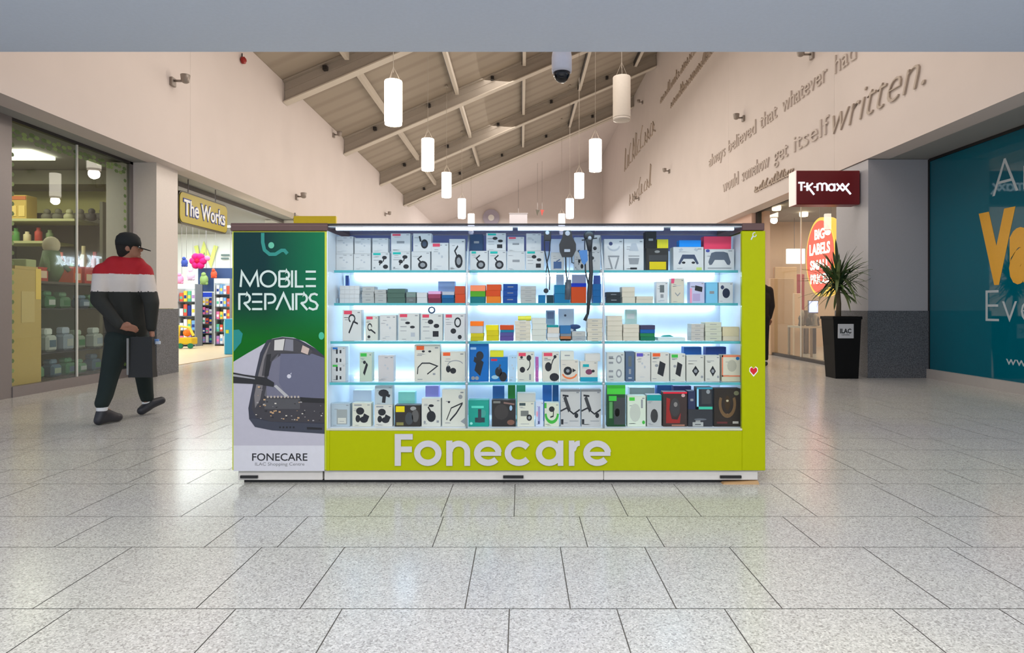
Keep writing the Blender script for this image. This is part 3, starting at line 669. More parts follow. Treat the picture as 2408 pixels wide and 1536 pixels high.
b = MB(); b.text('FONECARE', kx(723)-kx(593), .0475, lambda u, v, w_: (kx(593)+u, KD-w_, kz(1083.5)+v), .001, M(30, 30, 36), bold=.01); b.text('ILAC Shopping Centre', kx(716)-kx(600), .02, lambda u, v, w_: (kx(600)+u, KD-w_, kz(1095)+v), .001, M(120, 120, 124)); make('poster_footer', b, pos)

# ------------------------------------------------------------------ merchandise in the kiosk
ROW = {1: ('top', 4.125, 1.334, 636), 2: ('second', 4.135, 1.124, 713), 3: ('third', 4.06, .884, 803), 4: ('fourth', 4.03, .628, 900), 5: ('bottom', 4.02, .345, 1003)}
BAYN = {'L': 'left', 'M': 'middle', 'R': 'right'}
ORD = ['first', 'second', 'third', 'fourth', 'fifth', 'sixth', 'seventh', 'eighth', 'ninth', 'tenth']
W_ = (206, 208, 211); BG = (208, 200, 184); GR = (176, 178, 178); DK = (34, 36, 40)
TAGC = {'t': (20, 178, 170), 'o': (226, 92, 40), 'r': (214, 70, 96), 'g': (60, 180, 70), 'y': (226, 210, 30), 'b': (30, 110, 190), 'p': (90, 80, 180)}
def Mx(c): return mat(c, .5, spec=.2)
def graphic(b, kind, mp, W, Hh, rnd):
    ink = Mx((36, 38, 44)); gry = Mx((140, 144, 150)); soft = Mx((176, 182, 192))
    def el(cx, cy, rx, ry, m, l=1, n=12): b.prism([(cx+rx*math.cos(2*PI*k/n), cy+ry*math.sin(2*PI*k/n)) for k in range(n)], mp, .0004*l, m, back=False)
    def bx(x0, y0, x1, y1, m, l=1): b.prism([(x0, y0), (x1, y0), (x1, y1), (x0, y1)], mp, .0004*l, m, back=False)
    def rb(pts, wd, m, l=1): b.ribbon(pts, wd, mp, .0004*l, m)
    if kind == 'faint':
        el(.45, .62, .06, .04, soft); el(.62, .5, .06, .05, soft); bx(.42, .9, .62, .93, gry); bx(.3, .15, .6, .17, soft)
    elif kind == 'buds':
        el(.72, .72, .14, .1, ink); rb([(.72, .72), (.64, .5)], .06, ink); el(.5, .48, .12, .1, ink); rb([(.5, .48), (.44, .3)], .06, ink); el(.78, .22, .15, .12, ink); bx(.1, .56, .5, .59, gry); bx(.1, .12, .2, .2, gry)
    elif kind == 'watch':
        el(.62, .42, .2, .26, ink); el(.62, .42, .12, .15, Mx((60, 74, 96)), 2); rb([(.35, .85), (.42, .55)], .1, ink); bx(.1, .3, .25, .33, gry)
    elif kind == 'charger':
        el(.6, .3, .25, .22, ink); el(.6, .3, .14, .12, gry, 2); rb([(.5, .45), (.35, .62), (.55, .78)], .07, ink)
    elif kind == 'cable':
        rb([(.34, .25), (.58, .62)], .07, ink); rb(arc(.5, .72, .16, .12, -60, 240, 10), .055, ink); rb([(.6, .62), (.82, .55)], .06, ink)
    elif kind == 'aux':
        rb(arc(.35, .55, .16, .13, 0, 300, 9), .06, ink); rb([(.42, .45), (.8, .3)], .07, ink); el(.28, .16, .12, .06, ink)
    elif kind == 'set':
        el(.45, .7, .13, .09, ink); el(.72, .55, .13, .08, ink); bx(.55, .15, .82, .36, ink); bx(.1, .5, .4, .53, gry); bx(.1, .35, .4, .37, gry)
    elif kind == 'setlight':
        el(.45, .65, .12, .05, ink); el(.68, .5, .12, .05, ink); bx(.6, .15, .8, .3, soft); bx(.1, .5, .4, .53, gry); bx(.1, .35, .4, .37, gry)
    elif kind == 'ring':
        rb(arc(.66, .68, .14, .16, 0, 360, 12), .06, ink); el(.45, .36, .14, .1, ink); el(.76, .14, .1, .08, ink); bx(.1, .6, .34, .62, gry)
    elif kind == 'band':
        rb([(.12, .2), (.14, .38), (.3, .5), (.6, .5), (.9, .42), (.5, .2)], .035, ink); el(.35, .82, .06, .03, ink); el(.6, .82, .06, .03, ink); bx(.1, .7, .3, .72, gry); bx(.72, .18, .82, .23, gry)
    elif kind == 'sport':
        rb(arc(.6, .55, .32, .15, 200, 20, 12), .03, gry); el(.3, .42, .1, .12, ink); el(.5, .36, .13, .1, ink)
    elif kind == 'stick':
        rb([(.35, .25), (.62, .62)], .16, ink); el(.4, .66, .12, .06, ink)
    elif kind == 'two':
        for v in (.1, .6):
            rb([(.38, v), (.38, v+.26)], .12, ink); rb([(.64, v+.03), (.64, v+.22)], .12, ink)
    elif kind == 'mic':
        el(.3, .4, .16, .1, ink); rb(arc(.4, .6, .35, .25, -60, 60, 10), .05, ink); el(.68, .8, .14, .1, ink); el(.25, .82, .08, .05, ink); bx(.7, .05, .8, .25, gry)
    elif kind == 'lamp':
        el(.35, .5, .2, .16, ink); rb([(.5, .5), (.6, .7), (.72, .82)], .05, ink); el(.74, .84, .09, .06, ink); el(.7, .15, .28, .14, ink); bx(.1, .72, .5, .75, gry)
    elif kind == 'fan':
        el(.4, .5, .24, .2, ink); el(.4, .5, .1, .08, gry, 2); b.prism([(.66, .42), (.86, .52), (.66, .62)], mp, .0004, ink, back=False); rb(arc(.5, .45, .42, .3, 200, 340, 10), .08, Mx((226, 120, 70)))
    elif kind == 'teal_low':
        bx(0, 0, 1, .22, Mx((20, 150, 180))); el(.5, .48, .2, .14, Mx((120, 60, 90))); el(.74, .52, .09, .07, ink, 2); bx(.15, .72, .5, .86, Mx((20, 160, 170)))
    elif kind == 'faceplate':
        for v in (.08, .56):
            el(.68, v+.2, .17, .15, gry); el(.68, v+.2, .1, .09, Mx((200, 204, 204)), 2); bx(.1, v+.05, .35, v+.12, gry); bx(.1, v+.24, .35, v+.31, gry)
    elif kind == 'phone':
        rb([(.5, .22), (.64, .66)], .34, ink); bx(.1, .8, .45, .83, gry); el(.3, .55, .1, .05, gry)
    elif kind == 'small':
        rb([(.42, .3), (.62, .5)], .3, ink); el(.52, .4, .1, .07, gry, 2); bx(.1, .78, .6, .8, gry); el(.88, .18, .07, .05, gry)
    elif kind == 'pad':
        g2 = Mx((88, 98, 114)); b.prism([(.22, .82), (.36, .88), (.64, .88), (.78, .82), (.88, .4), (.84, .26), (.76, .28), (.66, .5), (.34, .5), (.24, .28), (.16, .26), (.12, .4)], mp, .0004, g2, back=False); bx(.1, .1, .9, .14, gry); el(.1, .92, .07, .07, Mx((70, 80, 160)), 2)
    elif kind == 'padw':
        g2 = Mx((64, 76, 102)); b.prism([(.3, .68), (.7, .68), (.84, .3), (.78, .26), (.66, .5), (.34, .5), (.22, .26), (.16, .3)], mp, .0004, g2, back=False); el(.34, .34, .06, .05, ink); el(.66, .34, .06, .05, ink); rb([(.2, .85), (.3, .92)], .1, soft); rb([(.8, .85), (.7, .92)], .1, soft)
        bx(.76, .02, .94, .14, Mx((190, 210, 120)))
    elif kind == 'head':
        rb(arc(.5, .78, .3, .14, 180, 360, 10), .06, soft); el(.35, .85, .1, .06, Mx((60, 70, 110))); rb([(.25, .42), (.42, .06)], .08, gry); rb([(.75, .42), (.58, .06)], .08, gry); rb([(.2, .45), (.8, .45)], .05, gry)
    elif kind == 'cup':
        b.prism([(.25, .62), (.75, .62), (.62, .86), (.38, .86)], mp, .0004, soft, back=False); b.prism([(.28, .2), (.72, .2), (.78, .4), (.22, .4)], mp, .0004, gry, back=False); bx(.32, .04, .66, .1, ink); rb([(.22, .46), (.78, .46)], .03, gry)
    elif kind == 'game':
        bx(.12, .45, .95, .7, Mx((60, 62, 66))); bx(.15, .05, .9, .4, Mx((210, 190, 0))); el(.5, .85, .12, .06, Mx((140, 140, 140)))
    elif kind == 'phonegrey':
        bx(.3, .5, .68, .85, Mx((96, 104, 108))); bx(.36, .25, .62, .42, gry); bx(.3, .1, .7, .14, soft)
    elif kind == 'vee':
        rb([(.3, .42), (.5, .3), (.7, .42)], .05, gry); bx(.25, .7, .75, .72, soft); b.prism([(0, .8), (.22, .8), (.26, 1), (0, 1)], mp, .0004, Mx((226, 80, 120)), back=False)
    elif kind == 'tablet':
        rb([(.35, .72), (.85, .64)], .24, ink); bx(.2, .1, .7, .45, Mx((176, 160, 200))); bx(0, .0, .14, .7, Mx((230, 150, 180)))
    elif kind == 'disc':
        el(.52, .48, .27, .24, Mx((30, 40, 66))); el(.25, .76, .12, .1, Mx((50, 60, 90)))
    elif kind == 'cam':
        el(.42, .66, .22, .16, ink); el(.3, .34, .13, .16, ink); el(.62, .3, .22, .14, ink); rb([(.6, .5), (.88, .38)], .14, ink); bx(.1, .88, .5, .94, gry)
    elif kind == 'mount':
        rb([(.5, .1), (.55, .55)], .2, ink); el(.5, .62, .3, .2, ink); rb([(.5, .6), (.86, .45)], .16, ink)
    elif kind == 'bigmount':
        rb([(.42, .22), (.6, .58)], .34, ink); el(.55, .68, .2, .12, ink); rb([(.25, .6), (.5, .5)], .14, ink); bx(.06, .84, .36, .9, Mx((150, 190, 226))); el(.2, .09, .1, .05, gry); el(.4, .09, .1, .05, gry)
    elif kind == 'bluemount':
        el(.5, .4, .2, .2, ink); el(.75, .2, .22, .2, ink); rb([(.5, .5), (.6, .7)], .1, Mx((60, 70, 90))); bx(.08, .84, .42, .93, Mx((190, 40, 70))); el(.3, .18, .2, .08, Mx((150, 190, 210)))
    elif kind == 'speaker':
        el(.5, .36, .24, .2, ink); rb([(.5, .5), (.34, .7)], .07, ink); el(.5, .74, .14, .05, ink); el(.16, .16, .06, .05, gry); bx(.78, .14, .9, .22, gry)
    elif kind == 'neck':
        rb([(.2, .18), (.4, .5), (.9, .64)], .035, ink); rb([(.34, .16), (.62, .36), (.88, .62)], .05, ink); el(.3, .66, .05, .03, ink); el(.8, .8, .09, .06, gry); b.prism([(.8, .14), (1, .06), (1, .24)], mp, .0004, gry, back=False)
    elif kind == 'pliers':
        rb([(.55, .15), (.55, .66)], .16, Mx((50, 60, 70))); el(.7, .5, .16, .14, Mx((60, 150, 140))); bx(.15, .7, .75, .78, Mx((90, 210, 190))); el(.14, .12, .07, .05, Mx((150, 220, 210))); bx(.32, .16, .8, .34, Mx((40, 60, 66)))
    elif kind == 'dark':
        el(.4, .55, .3, .3, Mx((60, 56, 56))); el(.8, .7, .06, .1, Mx((150, 180, 210))); el(.8, .16, .16, .1, Mx((120, 84, 70))); bx(.06, .88, .36, .96, Mx((120, 120, 116))); rb([(.5, .9), (.95, .84)], .06, Mx((130, 100, 94)))
    elif kind == 'drone':
        bx(.2, .42, .66, .64, Mx((110, 114, 112))); el(.7, .36, .16, .13, ink); el(.7, .36, .08, .06, gry, 2); bx(.12, .84, .48, .95, Mx((60, 76, 80))); bx(.2, .1, .7, .12, gry)
    elif kind == 'greenw':
        rb(arc(.5, .55, .42, .36, 180, 360, 12), .14, Mx((60, 170, 60))); el(.5, .74, .2, .12, ink); rb([(.62, .66), (.6, .44), (.4, .4)], .06, ink); bx(0, .78, .14, 1, Mx((60, 170, 60)))
    elif kind == 'holder':
        rb([(.2, .8), (.45, .42)], .15, Mx((56, 58, 62))); rb([(.1, .84), (.4, .82)], .05, ink); rb([(.0, .42), (.3, .5), (.66, .34), (.98, .46)], .045, ink); el(.8, .3, .1, .07, ink); bx(.02, .06, .14, .2, ink); bx(.45, .14, .9, .16, gry); bx(0, .94, 1, 1, Mx((120, 122, 126)))
    elif kind == 'greend':
        bx(0, .78, 1, 1, Mx((70, 200, 60))); bx(.38, .05, .98, .7, Mx((62, 66, 68))); el(.56, .34, .14, .1, Mx((180, 186, 184))); bx(.12, .2, .3, .6, Mx((90, 150, 90))); bx(.1, .62, .52, .74, Mx((60, 190, 60)), 2)
    elif kind == 'greenp':
        el(.42, .45, .3, .3, Mx((186, 192, 182))); bx(.1, .84, .4, .95, Mx((70, 190, 60))); bx(.74, .6, .84, .88, gry); el(.88, .14, .08, .06, Mx((60, 170, 60)))
    elif kind == 'tealtop':
        bx(0, .82, 1, 1, Mx((0, 150, 150))); el(.5, .34, .26, .22, Mx((56, 58, 60)))
    elif kind == 'mouse':
        b.prism([(.12, .1), (.7, .1), (.74, .4), (.6, .2), (.36, .22), (.26, .5), (.3, .8), (.14, .84)], mp, .0004, Mx((150, 36, 34)), back=False); el(.5, .55, .2, .27, Mx((60, 58, 60)), 2); el(.52, .64, .08, .07, Mx((130, 126, 124)), 3); bx(0, .95, 1, 1, Mx((226, 20, 50))); el(.84, .9, .08, .05, Mx((190, 160, 160))); bx(.36, .02, .9, .06, Mx((170, 120, 100)))
    elif kind == 'tealframe':
        bx(0, 0, 1, .12, Mx((60, 190, 160))); bx(0, 0, .12, 1, Mx((150, 214, 240))); bx(.3, .25, .9, .9, Mx((58, 60, 64))); el(.72, .8, .12, .1, Mx((150, 156, 160)), 2); bx(0, .92, 1, 1, Mx((60, 170, 200)), 2)
    elif kind == 'gamer':
        rb(arc(.5, .6, .28, .32, 150, 390, 14), .1, Mx((110, 84, 54))); el(.5, .62, .1, .2, Mx((60, 42, 20))); el(.5, .3, .06, .04, Mx((190, 150, 130))); el(.84, .88, .1, .06, Mx((120, 120, 90))); bx(.7, .08, .92, .14, Mx((180, 174, 166))); bx(.1, .08, .5, .13, Mx((96, 40, 40))); el(.5, .68, .05, .03, Mx((190, 180, 150)), 2)
    elif kind == 'whitelabel':
        bx(.18, .02, .62, .26, Mx((170, 172, 170))); bx(.3, .26, .5, .36, Mx((150, 152, 150))); el(.5, .42, .26, .06, Mx((100, 104, 112))); bx(.28, .1, .52, .16, Mx((90, 92, 96)), 2)
    elif kind == 'greybox':
        bx(.3, .1, .86, .74, Mx((150, 156, 156))); bx(.36, .14, .8, .38, Mx((200, 200, 190)), 2); bx(.45, .22, .7, .24, gry, 3)
    elif kind == 'yellowdark':
        bx(.04, .68, .38, .95, Mx((226, 206, 0))); el(.56, .38, .16, .3, Mx((66, 70, 76))); el(.8, .5, .14, .3, Mx((90, 88, 88))); el(.72, .84, .12, .1, Mx((150, 150, 150))); bx(.06, .06, .34, .2, Mx((130, 124, 70)))
    elif kind == 'dots':
        for k in range(3):
            for j in range(4): el(.25+.25*k, .15+.23*j, .03, .02, gry)
    elif kind == 'lines': bx(.3, .45, .7, .58, gry)
    elif kind == 'orangeframe':
        for q in ((0, 0, 1, .06), (0, .9, 1, 1), (0, 0, .07, 1)): bx(*q, Mx((226, 130, 96)))
        el(.55, .5, .26, .28, Mx((176, 174, 160))); el(.86, .84, .1, .08, Mx((30, 110, 170)), 2)
    elif kind == 'bluepic': bx(.2, .12, .8, .5, Mx((80, 110, 160))); rb([(.4, .5), (.7, .62)], .06, Mx((80, 100, 140)))
    elif kind == 'purplepic':
        bx(.3, .1, .6, .8, Mx((150, 150, 196))); el(.2, .5, .1, .12, Mx((226, 150, 170))); bx(.3, .1, .5, .22, Mx((70, 80, 120)), 2)

placed = []     # (row, x0, x1, ztop)
cnt = {}
def ordinal(key): cnt[key] = cnt.get(key, -1)+1; return ORD[min(cnt[key], 9)]
def onebox(row, bay, desc, x0, x1, y0, y1, col, kind=None, tg=None, dep=.07, back=0, side=None, name='product_box', cat='box', place=None, tilt=0):
    nm, D, zs, ys = ROW[row]; D = D+back; X0, X1 = XP(x0, D)+.0012, XP(x1, D)-.0012; zt = ZP(y0, D); zb = None
    X0 = max(X0, -1.1965); X1 = min(X1, 1.389)
    if y1 > ys-9: zb = zs+.0004; lvl = ''
    else:
        c = [p for p in placed if p[0] == row and p[1] < X1-.004 and p[2] > X0+.004 and abs(p[4]-D) < .05 and p[3] < ZP(y0, D)-.004]
        zb = max([p[3] for p in c])+.0004 if c else zs+.0004; lvl = 'upper '
    zt = max(zt, zb+.008); placed.append((row, X0, X1, zt, D))
    m = Mx(col); b = MB(); b.box(X0, X1, D, D+dep, zb, zt, m, .0012)
    if side: b.box(X1, X1+.0006, D+.001, D+dep-.002, zb+.001, zt-.001, Mx(side))
    W, Hh = X1-X0, zt-zb; mp = lambda u, v, w_: (X0+u*W, D-w_, zb+v*Hh)
    if kind: graphic(b, kind, mp, W, Hh, random)
    if kind and min(col) > 150 and Hh > .06:
        g3 = Mx((132, 136, 142))
        for q in range(random.randint(2, 4)):
            u0, v0 = random.uniform(.06, .2), random.choice([.05, .09, .74, .78, .67]); b.prism([(u0, v0), (u0+random.uniform(.15, .4), v0), (u0+.2, v0+.018), (u0, v0+.018)], mp, .0003, g3, back=False)
        b.prism([(.8, .9), (.93, .9), (.93, .935), (.8, .935)], mp, .0003, g3, back=False)
    if tg:
        tc = TAGC[tg[0]]; wd = .42 if len(tg) == 1 else float(tg[1:])
        b.prism([(.08, .86), (.08+wd, .86), (.08+wd, .97), (.08, .97)], mp, .0012, Mx(tc), back=False)
    # lid seam on top edge
    b.box(X0+.001, X1-.001, D-.0003, D, zt-.004, zt-.0036, Mx(tuple(int(c*.8) for c in col)))
    o = make(name, b)
    if place is None:
        pl_ = 'rear ' if back > .05 else lvl
        place = '%s %sbox from left' % (ordinal((row, bay, pl_)), pl_)
    return tag(o, '%s, %s shelf %s bay, %s' % (desc, nm, BAYN[bay], place), cat, 'boxed goods on the %s kiosk shelf' % nm)
def stack(row, bay, desc, x0, x1, y0, y1, cols, dep=.1, kind=None, jit=1.0, back=0, hs=None, side=None):
    n = len(cols); h = (y1-y0)/n; k_ = ordinal((row, bay, 'stack')); lv = ['lowest', 'second lowest', 'third lowest', 'fourth lowest', 'fifth lowest']
    top = y1
    for i, c in enumerate(cols):
        j = random.uniform(-jit, jit) if i else 0
        hh = h if not hs else hs[i]
        cn, cc = c if isinstance(c, tuple) and isinstance(c[0], str) else (desc, c)
        l = 'topmost' if i == n-1 else lv[i]
        onebox(row, bay, cn, x0+j, x1+j, top-hh, (ROW[row][3] if i == 0 else top), cc, kind, dep=dep, back=back, side=side, place='%s in %s stack from left' % (l, k_)); top -= hh

O = onebox
# top shelf -------------------------------------------------
O(1,'L','narrow white box at the side',775,788,566,634,W_,'faint')
O(1,'L','plain pale box',790,831,597,634,W_,'faint'); O(1,'L','plain pale box, red dot',831.5,872,597,634,W_,'faint')
O(1,'L','teal tagged earbud box',874,916,594,634,W_,'buds','t'); O(1,'L','teal tagged three earbud box',920,965,592,634,W_,'buds','t')
O(1,'L','white box of dark charger',967,1012,592,634,W_,'charger'); O(1,'L','tall pink tagged pale box',1014,1055,571,634,W_,'faint','r'); O(1,'L','tall box picturing dark pendant charger',1056,1094,562,634,W_,'charger')
O(1,'L','plain pale box',790,831,556,596,W_,'faint'); O(1,'L','plain pale box, pink dot',833,872,560,596,W_,'faint')
O(1,'L','white box, green dot',875,913,560,593,W_,'faint'); O(1,'L','pink tagged white box',919,965,549,591,W_,'lines','r'); O(1,'L','white box picturing dark watch',971,1015,549,591,W_,'watch')
O(1,'M','teal tagged charger box',1105,1148,590,634,W_,'charger','t.25'); O(1,'M','teal tagged dark microphone box',1149,1191,590,634,W_,'charger','t'); O(1,'M','white box with faint print',1192,1235,592,634,W_,'lines'); O(1,'M','teal tagged round speaker box',1236,1280,590,634,W_,'set','t')
O(1,'M','pale blue box behind strap',1295,1327,594,634,W_,'bluepic'); O(1,'M','white box of small parts',1350,1374,590,634,W_,'buds'); O(1,'M','tall white box behind strap',1376,1412,590,634,W_,'faint')
O(1,'M','navy blue box',1105,1136,551,589,(30,60,96),'lines'); O(1,'M','teal tagged camera box',1143,1190,548,589,W_,'set','t'); O(1,'M','pink tagged white box',1193,1233,557,591,W_,'lines','r'); O(1,'M','blank white box',1237,1273,549,589,W_,'faint')
O(1,'M','blank pale blue box',1295,1327,562,593,(196,208,230)); O(1,'M','pale box behind camera',1350,1374,558,589,(200,210,230)); O(1,'M','tall white box',1376,1412,553,589,W_)
O(1,'R','white folding headphone box',1420,1466,562,634,W_,'head',dep=.09); O(1,'R','white cup headphone box',1467,1514,562,634,W_,'cup',dep=.09)
O(1,'R','black and yellow box, blue side',1519,1572,584,634,(44,44,44),'game',dep=.09); O(1,'R','white gamepad box, white pad',1583,1655,581,634,W_,'padw',dep=.1); O(1,'R','white gamepad box, grey pad',1657,1727,586,634,W_,'pad',dep=.08)
O(1,'R','black box',1517,1544,545,583,(26,28,32),'lines'); O(1,'R','yellow patterned box',1545,1572,563,583,(214,204,30),'dots'); O(1,'R','bright blue box',1597,1649,565,580,(0,140,236)); O(1,'R','red pink box',1655,1720,556,585,(226,60,96))
# second shelf
O(2,'L','low grey tray',778,796,702,712,(150,170,190),dep=.1)
stack(2,'L','white charger box',798,845,672,711,[W_]*4,kind='dots'); stack(2,'L','grey cable box',851,880,674,711,[GR]*3,kind='lines'); stack(2,'L','light grey cable box',881,909,681,711,[GR]*3,kind='lines')
stack(2,'L','dark green box',911,953,679,711,[(74,102,92)]*3); stack(2,'L','grey green box',955,978,687,711,[(110,116,116),(120,140,136)],kind='lines'); stack(2,'L','white box',980,1005,688,711,[W_]*2)
stack(2,'L','',1007,1037,682,711,[('maroon box',(120,40,64)),('maroon box',(150,60,90)),('thin pink box',(226,170,214))],hs=[9,10,7]); stack(2,'L','',1039,1068,683,711,[('dark blue box',(0,84,136)),('dark blue box',(10,96,156)),('thin grey box',(180,186,200))],hs=[9,8,8]); stack(2,'L','orange red box',1070,1094,673,711,[(206,72,32),(196,78,44)])
stack(2,'M','',1105,1141,671,711,[('teal box',(0,110,120)),('green box',(84,160,30)),('salmon box',(246,140,100))],hs=[13,13,14]); stack(2,'M','',1143,1178,669,711,[('amber box',(226,122,20)),('orange red box',(206,70,10)),('orange red box',(206,76,20))],hs=[14,14,14])
stack(2,'M','royal blue box',1182,1217,668,711,[(0,66,146)]*3,kind='lines'); stack(2,'M','silver grey box',1224,1261,673,711,[GR]*4,kind='lines')
stack(2,'M','small blue box',1266,1283,694,711,[(0,110,166)]); stack(2,'M','small dark box',1286,1302,694,711,[(20,56,70)]); stack(2,'M','teal blue box',1303,1341,670,711,[(0,118,170),(10,124,170)])
stack(2,'M','',1343,1379,664,711,[('tall orange box',(210,74,6)),('flat royal blue box',(0,50,190))],hs=[36,9]); stack(2,'M','blue box',1394,1414,668,711,[(0,96,160)]*3)
stack(2,'R','black box',1427,1460,687,711,[(36,44,52)]*2,kind='lines'); stack(2,'R','beige box',1463,1494,675,711,[BG]*3); stack(2,'R','flat beige box',1496,1536,697,711,[BG]*2)
O(2,'R','white box picturing grey phone',1543,1571,663,711,W_,'phonegrey'); O(2,'R','white box, pink corner',1578,1609,655,711,BG,'vee',side=(20,60,130)); O(2,'R','lilac box picturing black tablet',1622,1657,663,711,(190,190,220),'tablet'); O(2,'R','light blue box',1660,1688,664,711,(120,190,226),'lines'); O(2,'R','white box picturing dark disc',1690,1724,664,711,W_,'disc')
O(2,'L','flat white and blue box',1030,1070,662,711,(150,180,226),None,back=.15)
# third shelf
O(3,'L','tall grey box picturing black cable',805,850,729,802,(206,208,208),'cable','r'); O(3,'L','small red tagged lead box',859,889,743,802,(206,208,200),'aux','r.5'); O(3,'L','plain pale grey box',893,932,741,802,(208,208,208),'faint')
O(3,'L','red tagged earbud box',936,986,737,802,(206,208,206),'setlight','r.35'); O(3,'L','red tagged box picturing black case',989,1041,738,802,(206,208,206),'set','r.3'); O(3,'L','red tagged box picturing black ring',1044,1093,738,802,(206,206,208),'ring','r.3')
stack(3,'M','',1106,1137,755,802,[('olive yellow box',(196,184,0)),('yellow box',(206,190,10)),('grey box',(190,190,196)),('bright orange box',(250,120,10))],hs=[9,9,17,11]); stack(3,'M','yellow box',1143,1173,765,802,[(206,190,0),(206,190,0),(226,210,0)])
stack(3,'M','',1175,1208,765,802,[('purple box',(86,70,140)),('purple box',(80,76,140)),('teal box',(0,116,150)),('red orange box',(196,70,14))],hs=[11,9,6,11]); stack(3,'M','beige cable box',1211,1248,755,802,[BG]*5,kind='lines'); stack(3,'M','light beige box',1251,1285,748,802,[(204,206,198)]*4)
stack(3,'M','',1287,1315,765,802,[('beige box',(210,204,196)),('white box',W_),('beige box',(206,196,186)),('teal lid box',(0,140,146))],hs=[8,10,14,5]); stack(3,'M','',1317,1343,766,802,[('green teal box',(0,150,130)),('orange brown box',(176,110,66)),('grey blue box',(120,130,140)),('blue box',(40,106,160))],hs=[5,6,6,19])
stack(3,'M','grey lidded box',1345,1378,780,802,[(160,166,170),(180,180,178)],kind='lines'); stack(3,'M','beige adapter box',1381,1417,750,802,[BG]*5,kind='lines')
stack(3,'R','beige box',1428,1464,743,802,[BG]*5,jit=.4); stack(3,'R','beige box',1465,1503,763,802,[BG]*4,jit=.4); stack(3,'R','',1506,1541,765,802,[('green box',(0,110,80)),('green box',(20,120,70)),('blue box',(0,84,160)),('black violet box',(60,56,90))],hs=[10,8,9,10])
stack(3,'R','low white box',1547,1612,794,802,[(206,222,222)]); stack(3,'R','grey beige box',1625,1656,762,802,[(190,186,180)]*4,kind='lines'); stack(3,'R','pale olive box',1658,1697,758,802,[(196,198,180)]*4,kind='lines'); stack(3,'R','',1700,1740,769,802,[('flat beige box',(206,196,176)),('cream box',(206,194,160))],hs=[11,22])
# fourth shelf
O(4,'L','grey box picturing two adapters, green tag',777,813,857,898,(196,198,200),'two','g.35'); O(4,'L','green topped box picturing black stick',845,875,829,898,(186,200,184),'stick','g.5'); O(4,'L','plain pinkish grey box',889,926,836,898,(196,192,194),'faint'); O(4,'L','large orange tagged neckband box',974,1035,811,898,(208,206,196),'band','o.3'); O(4,'L','orange tagged sports earphone box',1037,1094,827,898,(208,206,196),'sport','o.3')
O(4,'L','grey box picturing two adapters, blue tag',777,813,816,856,(196,198,200),'two','b.35')
O(4,'M','large blue box picturing car mount',1103,1149,808,898,(0,100,180),'bigmount'); O(4,'M','blue box picturing black clamp',1151,1194,840,898,(0,104,176),'bluemount'); O(4,'M','clear pale blue box',1196,1214,836,898,(170,200,226),'faint'); O(4,'M','red tagged microphone box',1216,1257,828,898,(206,206,196),'mic','r'); O(4,'M','slim pink and violet box',1259,1267,840,898,(170,90,160),'faint'); O(4,'M','box picturing clip lamp',1275,1316,828,898,(206,204,194),'lamp','r.5'); O(4,'M','orange swirl fan box',1318,1361,847,898,(206,200,190),'fan'); O(4,'M','teal based box with red gadget',1364,1406,850,898,(206,202,194),'teal_low')
O(4,'M','yellow box',1152,1184,825,839,(206,206,40)); O(4,'M','white flat box',1318,1350,826,846,(210,212,204),'lines'); O(4,'M','blank grey box',1376,1412,832,849,(206,204,200))
O(4,'R','grey faceplate pattern box',1427,1469,829,898,(196,200,198),'faceplate'); O(4,'R','slim navy phone box',1471,1492,827,898,(80,100,130),'phonegrey'); O(4,'R','purple tagged white box',1494,1530,829,898,(206,204,200),'faint','p'); O(4,'R','orange tagged box picturing black phone',1531,1574,829,898,(206,204,196),'phone','o'); O(4,'R','green tagged box picturing black case',1576,1612,832,898,(206,206,198),'phone','g'); O(4,'R','box picturing small black gadget',1614,1656,836,898,(204,204,196),'small'); O(4,'R','box picturing small black cube',1658,1693,836,898,(204,204,196),'small'); O(4,'R','flat cream box',1697,1741,886,898,(206,200,176)); O(4,'R','orange edged box with grey disc',1697,1741,835,885,(206,202,184),'orangeframe')
O(4,'R','deep blue box',1608,1650,816,898,(20,90,170),None,back=.16); O(4,'R','navy blue box',1660,1708,816,898,(30,70,150),None,back=.16)
# bottom deck
O(5,'L','blue grey box with pale label',777,823,949,1003,(170,184,194),'greybox'); O(5,'L','white box picturing black camera',828,873,948,1003,(204,204,190),'cam'); O(5,'L','white box picturing tangled black gadget',880,923,952,1003,(206,204,196),'cam'); O(5,'L','black and yellow box',928,989,953,1003,(48,44,42),'yellowdark'); O(5,'L','white box picturing black speaker',991,1037,937,1003,(204,204,196),'speaker'); O(5,'L','large white neckband box',1039,1094,916,1003,(206,206,196),'neck')
O(5,'L','grey box picturing black mount',881,923,908,951,(176,188,194),'mount')
O(5,'M','teal tool set box',1101,1150,941,1003,(20,150,136),'pliers'); O(5,'M','dark brown game box',1156,1213,941,1003,(44,42,42),'dark'); O(5,'M','white box picturing small camera',1216,1257,945,1003,(208,208,194),'drone'); O(5,'M','slim lilac blue box',1259,1278,944,1003,(196,206,226),'purplepic'); O(5,'M','green and white earphone box',1280,1315,948,1003,(204,208,190),'greenw'); O(5,'M','grey folding phone holder box',1318,1365,916,1003,(186,186,186),'holder'); O(5,'M','grey folding phone holder box',1367,1414,916,1003,(186,186,186),'holder')
O(5,'M','grey white box',1216,1260,925,944,(186,190,186))
